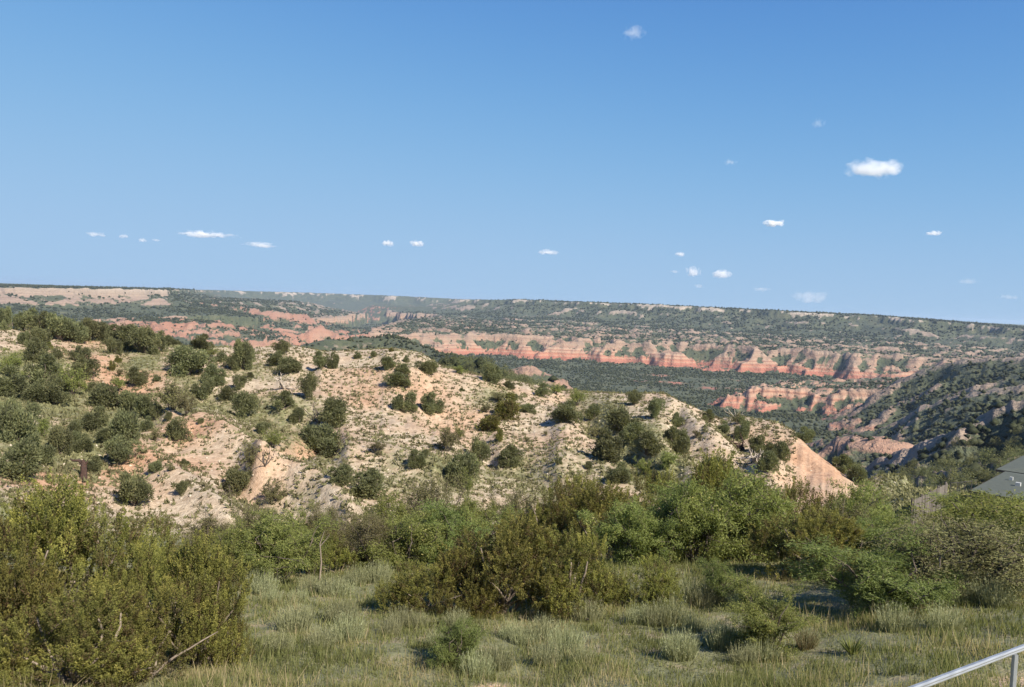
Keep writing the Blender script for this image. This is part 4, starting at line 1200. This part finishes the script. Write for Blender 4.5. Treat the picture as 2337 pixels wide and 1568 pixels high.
def box(name, lo, hi, parent, mat):
    (x0, y0, z0), (x1, y1, z1) = lo, hi
    V = [(x0, y0, z0), (x1, y0, z0), (x1, y1, z0), (x0, y1, z0), (x0, y0, z1), (x1, y0, z1), (x1, y1, z1), (x0, y1, z1)]
    return raw(name, V, [(0, 3, 2, 1), (4, 5, 6, 7), (0, 1, 5, 4), (1, 2, 6, 5), (2, 3, 7, 6), (3, 0, 4, 7)], parent, mat)


def wing(root, ox, oy, oz, L, D, rise, foot, first):
    hd = D / 2
    V = [(0, 0, 0), (L, 0, 0), (L, D, 0), (0, D, 0), (hd, hd, rise), (L - hd, hd, rise)]
    V = [(a + ox, b2 + oy, c2 + oz) for a, b2, c2 in V]
    V += [(a, b2, c2 - .16) for a, b2, c2 in V[:4]]
    roof = raw('roof', V, [(0, 1, 5, 4), (1, 2, 5), (2, 3, 4, 5), (3, 0, 4), (6, 9, 8, 7)], root, M['roof'])
    t = .05
    fa = raw('fascia', [(ox + a, oy + b2, oz + c2) for c2 in (-.20, -.012) for a, b2 in ((-t, -t), (L + t, -t), (L + t, D + t), (-t, D + t))],
             [(0, 1, 5, 4), (1, 2, 6, 5), (2, 3, 7, 6), (3, 0, 4, 7)], roof, M['trim'])
    wall = box('wall', (ox + .6, oy + .6, foot), (ox + L - .6, oy + D - .6, oz - .165), root, M['wall'])
    for k in range(4):
        wx = ox + 1.6 + k * (L - 4) / 3.5
        win = box('window', (wx, oy + .56, oz - 1.7), (wx + 1.3, oy + .62, oz - .6), wall, M['trim'])
        box('pane', (wx + .07, oy + .545, oz - 1.63), (wx + 1.23, oy + .57, oz - .67), wall, M['glass'])
    return roof


bc = xy(2212, 1120, 62.0)
bld = bpy.data.objects.new('low_building', None); scene.collection.objects.link(bld)
bld.location = bc; bld.rotation_euler = (0, 0, R(-43))
zg = float(zat(bc[0] + 6, bc[1] + 4)) - bc[2]
r1_ = wing(bld, 0, 0, 0, 19, 10.4, .34, zg - 2.5, True)
c2_ = xy(2274, 1071, 80.0)
off = Matrix.Rotation(R(43), 3, 'Z') @ (Vector(c2_) - Vector(bc))
r2_ = wing(bld, off.x, off.y, off.z, 18, 12, .5, zg - 3.5, False)
vp = Matrix.Rotation(R(43), 3, 'Z') @ (Vector(xy(2326, 1075, 65.6)) - Vector(bc))
for vx_, vy_, vs_ in ((vp.x, vp.y, .15), (1.2, 6.3, .10)):
    vz_ = .34 * min(vx_, vy_, 10.4 - vy_) / 5.2
    box('roof_vent', (vx_ - vs_, vy_ - vs_, vz_ - .04), (vx_ + vs_, vy_ + vs_, vz_ + .24), r1_, M['vent'])
tag(bld, 'low building with dark green-grey hipped roofs at the right edge', 'building')

# ------------------------------------------------------------------ stuff: meadow grass, hill scrub, stones, canyon woodland
AZV = R(36)
# grass in clumps
ncl, nbl = 22000, 15
r = rng.uniform(11.0, 36.0, ncl); a = rng.uniform(-AZV, AZV, ncl)
cx, cy = r * np.sin(a), r * np.cos(a)
keep = (rng.random(ncl) > field(PE, cx, cy) * 1.3 - .1) & (rng.random(ncl) < .8 + .7 * fbm(cx / 1.3, cy / 1.3, 207, 3))
cx, cy, r = cx[keep], cy[keep], r[keep]; ncl = len(cx)
patch = fbm(cx / 2.6, cy / 2.6, 201, 3)
x = np.repeat(cx, nbl) + rng.normal(size=ncl * nbl) * .14; y = np.repeat(cy, nbl) + rng.normal(size=ncl * nbl) * .14
c = np.stack([x, y, zat(x, y) - .02], 1)
ht = np.repeat(.15 + .15 * np.clip(patch, -.8, 1.4), nbl) * rng.uniform(.5, 1.6, ncl * nbl)
ax = rng.normal(size=(ncl * nbl, 3)) * .28 + [0, 0, 1]
Lv = Leaves()
pv_ = np.repeat(np.clip(.38 + .65 * fbm(cx / 2.6, cy / 2.6, 205, 4) + rng.normal(size=ncl) * .15, 0, 1), nbl) + rng.normal(size=ncl * nbl) * .16
dry_ = rng.random(ncl * nbl) < .05
ht = np.where(dry_, ht * 1.6 + .06, ht * .85); pv_ = np.where(dry_, pv_ + .45, pv_)
Lv.add(tris(c, ax, ht, .007 + .0007 * np.repeat(r, nbl), rng), pv_)
o = link('meadow_grass', Lv.mesh('meadow_grass'), None, M['grass'])
tag(o, 'green and straw meadow grass below the viewpoint', kind='stuff')

# small tufts all over the pale hill
nt_ = 95000
r = 50 + (168 - 50) * rng.random(nt_) ** 1.0; a = rng.uniform(-AZV, AZV, nt_)
x, y = r * np.sin(a), r * np.cos(a)
g_ = field(G, x, y); bl_ = field(bl, x, y)
den = .36 + .6 * g_ + .4 * fbm(x / 7, y / 7, 211, 3)
keep = (rng.random(nt_) < den) & (bl_ < .3)
x, y, g_ = x[keep], y[keep], g_[keep]; n_ = len(x)
kt = 6
sz = rng.uniform(.12, .30, n_) * (1 + .5 * (rng.random(n_) < .1))
z = zat(x, y)
cc = np.repeat(np.stack([x, y, z], 1), kt, 0) + rng.normal(size=(n_ * kt, 3)) * np.repeat(sz, kt)[:, None] * [.42, .42, .0]
ax = rng.normal(size=(n_ * kt, 3)) * .7 + [0, 0, .9]
Lv = Leaves()
Lv.add(tris(cc, ax, np.repeat(sz, kt) * rng.uniform(.7, 1.4, n_ * kt), np.repeat(sz, kt) * .75, rng), np.repeat(np.clip(.35 + .4 * g_ + rng.normal(size=n_) * .25, 0, 1), kt))
o = link('hill_scrub', Lv.mesh('hill_scrub'), None, M['scrub'])
tag(o, 'small dark tufts dotted over the pale hillside', kind='stuff')

# pale stones
ns = 5200
r = 50 + 105 * rng.random(ns); a = rng.uniform(-AZV, AZV, ns); x, y = r * np.sin(a), r * np.cos(a)
keep = rng.random(ns) < .35 + .8 * fbm(x / 10, y / 10, 221, 3); x, y = x[keep], y[keep]; ns = len(x)
oct_ = np.array([(1, 0, 0), (0, 1, 0), (-1, 0, 0), (0, -1, 0), (0, 0, 1), (0, 0, -1)], float); of_ = np.array([(0, 1, 4), (1, 2, 4), (2, 3, 4), (3, 0, 4), (1, 0, 5), (2, 1, 5), (3, 2, 5), (0, 3, 5)])
S_ = rng.uniform(.06, .17, ns)[:, None, None] * rng.uniform(.6, 1.3, (ns, 6, 1)) * [1.2, 1.0, .7]
V = oct_[None] * S_; th = rng.uniform(0, 6.28, ns); ct, st = np.cos(th)[:, None], np.sin(th)[:, None]
V = np.stack([V[..., 0] * ct - V[..., 1] * st, V[..., 0] * st + V[..., 1] * ct, V[..., 2]], -1) + np.stack([x, y, zat(x, y)], 1)[:, None]
m, nt, b = mat_new('pale_stone'); M['stone'] = m
nt.links.new(ramp(nt, [(.3, (.30, .245, .18)), (.7, (.46, .40, .31))], texn(nt, .8, 3, .6, pos(nt))), b.inputs['Base Color']); b.inputs['Roughness'].default_value = .9
o = link('hill_stones', mesh_np('hill_stones', V.reshape(-1, 3), (of_[None] + 6 * np.arange(ns)[:, None, None]).reshape(-1, 3), False), None, M['stone'])
tag(o, 'pale stones strewn over the hillside', kind='stuff')

# horizon of what hides what, to keep trees where they can be seen
TE = Z / RG
HOR = np.maximum.accumulate(TE, axis=0)


def shown(x, y, z, hgt):
    a = np.arctan2(x, y); r = np.hypot(x, y)
    i = np.clip(np.searchsorted(RR, r) - 2, 0, NR - 1); j = np.clip(np.rint(np.interp(a, AZ, np.arange(NA))).astype(int), 0, NA - 1)
    return (z + hgt) / r > HOR[i, j] - .0008


# single junipers on the spurs right of the pale hill and just behind its crest
cand = 40000
r = np.exp(rng.uniform(math.log(172), math.log(620), cand)); a = rng.uniform(R(-33), R(34), cand)
x, y = r * np.sin(a), r * np.cos(a); z = zat(x, y)
ppx, ppy = project(np.stack([x, y, z], 1))
cvv = field(COV, x, y)
ok = shown(x, y, z, 3.0) & (rng.random(cand) < cvv) & (ppx < 2420)
order = np.argsort(r[ok])
xs2, ys2, zs2, rs2 = x[ok][order], y[ok][order], z[ok][order], r[ok][order]
taken = []; cnt = 0
JF = [juniper_mid(150 + i, 900) for i in range(4)]
for xi, yi, zi, ri in zip(xs2, ys2, zs2, rs2):
    if cnt >= 150: break
    if any((xi - q[0]) ** 2 + (yi - q[1]) ** 2 < (2.2 + ri * .007) ** 2 for q in taken[-160:]): continue
    taken.append((xi, yi)); cnt += 1
    hgt = pr.uniform(2.2, 4.4); wd = hgt * pr.uniform(.95, 1.5)
    o = link('juniper_tree', with_mat(JF[cnt % 4][0], 'juniper'))
    o.location = (xi, yi, zi - .1); o.rotation_euler = (0, 0, pr.uniform(0, 6.28)); o.scale = (wd, wd, hgt)
    if xi > 0 and math.atan2(xi, yi) > R(20): tag(o, 'dark juniper scattered on the wooded spur right of the orange bluff', 'juniper', 'junipers on the wooded right spur')
    else: tag(o, 'dark juniper on the low wooded ground just behind the pale hill', 'juniper', 'junipers behind the pale hill')
rmax1 = ri

# the rest of the canyon woodland, one mass
cand = 260000
r = np.exp(rng.uniform(math.log(200), math.log(4200), cand)); a = rng.uniform(R(-34.5), R(34.5), cand)
x, y = r * np.sin(a), r * np.cos(a); z = zat(x, y)
cvv = field(COV, x, y)
ok = (rng.random(cand) < cvv ** 1.4 * np.clip(.75 + 1.1 * fbm(x / 160, y / 160, 231, 3), .12, 1.5) * np.clip((r / 1500) ** 1.1, .3, 1)) & shown(x, y, z, 3.5) & ((r > rmax1) | (rng.random(cand) < .3))
x, y, z, r = x[ok], y[ok], z[ok], r[ok]
if len(x) > 45000:
    q = rng.choice(len(x), 45000, replace=False); x, y, z, r = x[q], y[q], z[q], r[q]
n_ = len(x)
szw = rng.uniform(1.3, 2.9, n_) * np.clip(r / 1800, .8, 1.7)
V = oct_[None] * szw[:, None, None] * rng.uniform(.55, 1.35, (n_, 6, 1)) * np.array([1.1, 1.1, .9]) + rng.normal(size=(n_, 6, 3)) * szw[:, None, None] * .18
th = rng.uniform(0, 6.28, n_); ct, st = np.cos(th)[:, None], np.sin(th)[:, None]
V = np.stack([V[..., 0] * ct - V[..., 1] * st, V[..., 0] * st + V[..., 1] * ct, V[..., 2]], -1) + np.stack([x, y, z + szw * .55], 1)[:, None]
me = mesh_np('canyon_woodland', V.reshape(-1, 3), (of_[None] + 6 * np.arange(n_)[:, None, None]).reshape(-1, 3), False, {'leaf': ('FACE', np.repeat(np.clip(rng.normal(.5, .25, n_), 0, 1), 8))})
o = link('canyon_woodland', me, None, M['farwood'])
tag(o, 'dark juniper woodland spread over canyon floor, benches and rims', kind='stuff')

# ------------------------------------------------------------------ clouds: small fair-weather puffs
clouds = [(1450, 66, 62, 30, .35, 'wispy cloud high above the right of centre, topmost in the sky'), (1993, 371, 116, 40, 1, 'largest white cloud, low at right'),
          (1768, 506, 60, 14, 1, 'small flat white cloud left of and below the largest one'), (2132, 529, 36, 10, .8, 'tiny flat cloud near the right edge of the sky'),
          (1665, 366, 36, 13, .22, 'faint puff left of the largest cloud'), (1868, 275, 34, 20, .2, 'faint puff above and left of the largest cloud'),
          (476, 531, 134, 14, .9, 'longest flat cloud, low at left'), (595, 556, 80, 11, .55, 'thin flat cloud right of the longest one'),
          (219, 531, 40, 10, .5, 'leftmost small flat cloud'), (283, 537, 20, 9, .6, 'second small puff from the left'), (325, 545, 16, 9, .6, 'third small puff from the left'),
          (357, 546, 20, 6, .35, 'faint speck of cloud just left of the longest flat cloud'), (884, 552, 34, 14, .8, 'left one of the pair of puffs left of centre'),
          (952, 552, 40, 14, 1, 'right one of the pair of puffs left of centre'), (1252, 572, 62, 14, .55, 'flat cloud right of centre above the far rim'),
          (1552, 578, 24, 11, .8, 'tiny bright puff above the row of three low puffs'), (1581, 614, 34, 20, .75, 'bright middle puff in the row of three low puffs'),
          (1540, 618, 22, 8, .35, 'faint left puff in the row of three low puffs'), (1647, 621, 48, 18, .75, 'bright right puff in the row of three low puffs'),
          (1595, 651, 26, 10, .22, 'faint puff just under the row of three low puffs'), (1737, 658, 46, 12, .22, 'faint flat cloud low over the right rim'),
          (1850, 670, 90, 26, .3, 'broad faint cloud low over the right rim'), (2210, 638, 44, 12, .18, 'faint cloud low near the right edge'),
          (2302, 675, 40, 9, .2, 'faintest flat cloud at the right edge above the rim')]


def cloud_mat(den, seed):
    """vapour: thick in the middle, thinning and fraying to nothing at the edge"""
    m = bpy.data.materials.new('cloud_vapour'); m.use_nodes = True; nt = m.node_tree
    nt.nodes.remove(nt.nodes['Principled BSDF'])
    tc = N(nt, 'ShaderNodeTexCoord')
    mp = N(nt, 'ShaderNodeMapping'); mp.inputs['Location'].default_value = (-1, -1, -.8); mp.inputs['Scale'].default_value = (2, 2, 2)
    nt.links.new(tc.outputs['Generated'], mp.inputs[0])
    ln = N(nt, 'ShaderNodeVectorMath', operation='LENGTH'); nt.links.new(mp.outputs[0], ln.inputs[0])
    nz_ = N(nt, 'ShaderNodeTexNoise'); nz_.noise_dimensions = '4D'; nz_.inputs['W'].default_value = seed
    ms = N(nt, 'ShaderNodeMapping'); ms.inputs['Scale'].default_value = (3.2, 2.2, 1.5); nt.links.new(mp.outputs[0], ms.inputs[0])
    nt.links.new(ms.outputs[0], nz_.inputs['Vector']); nz_.inputs['Scale'].default_value = 1.0; nz_.inputs['Detail'].default_value = 5
    d_ = mathn(nt, 'ADD', mathn(nt, 'MULTIPLY_ADD', ln.outputs['Value'], -1.5, 1.05), mathn(nt, 'MULTIPLY_ADD', nz_.outputs['Fac'], 3.2, -1.6))
    d_ = mathn(nt, 'MULTIPLY', mathn(nt, 'MAXIMUM', d_, 0.0), den)
    pv = nt.nodes.new('ShaderNodeVolumePrincipled')
    pv.inputs['Color'].default_value = (1, 1, 1, 1); pv.inputs['Anisotropy'].default_value = 0.0
    nt.links.new(d_, pv.inputs['Density'])
    nt.links.new(pv.outputs[0], nt.nodes['Material Output'].inputs['Volume'])
    return m


ico = None
import bmesh
for k, (cx, cy, w, h_, op, lab) in enumerate(clouds):
    a, t = ray(cx, cy); a = float(a); t = float(t)
    dist = min(1500 / max(t, .02), 30000)
    rg = np.random.default_rng(700 + k)
    wid = 1.1 * w / F * dist / math.cos(a); hei = 1.45 * h_ / F * dist
    bm = bmesh.new()
    n = int(np.clip(w / h_ * 9, 12, 60))
    for i in range(n):
        u = rg.uniform(-1, 1)
        env = (1 - abs(u) ** 3) ** .6
        rad = hei * rg.uniform(.22, .42) * (.35 + .65 * env)
        zc_ = rg.uniform(.0, 1.0) ** 1.4 * max(hei * .8 * env - rad, 0)
        mat = Matrix.Translation((u * (wid * .5 - rad), rg.uniform(-.3, .3) * min(wid, hei * 3), zc_)) @ Matrix.Diagonal((rad * rg.uniform(1.0, 1.9), rad * 1.4, rad * rg.uniform(.7, 1.0), 1))
        bmesh.ops.create_icosphere(bm, subdivisions=2, radius=1.0, matrix=mat)
    me = bpy.data.meshes.new('cloud'); bm.to_mesh(me); bm.free()
    o = link('cloud', me)
    rm = o.modifiers.new('merge', 'REMESH'); rm.mode = 'VOXEL'; rm.voxel_size = max(hei / 16, wid / 70)
    dp = o.modifiers.new('billow', 'DISPLACE')
    tx = bpy.data.textures.new('billow', 'CLOUDS'); tx.noise_scale = hei * .3; tx.noise_depth = 3
    dp.texture = tx; dp.strength = hei * .26; dp.mid_level = .55; dp.texture_coords = 'LOCAL'
    o.location = (dist * math.sin(a), dist * math.cos(a), t * dist - hei * .3)
    o.rotation_euler = (0, 0, -a)
    me.materials.append(cloud_mat(op ** 1.45 * 2.9 / hei, k * 1.7))
    tag(o, lab, 'cloud', 'small clouds over the canyon')
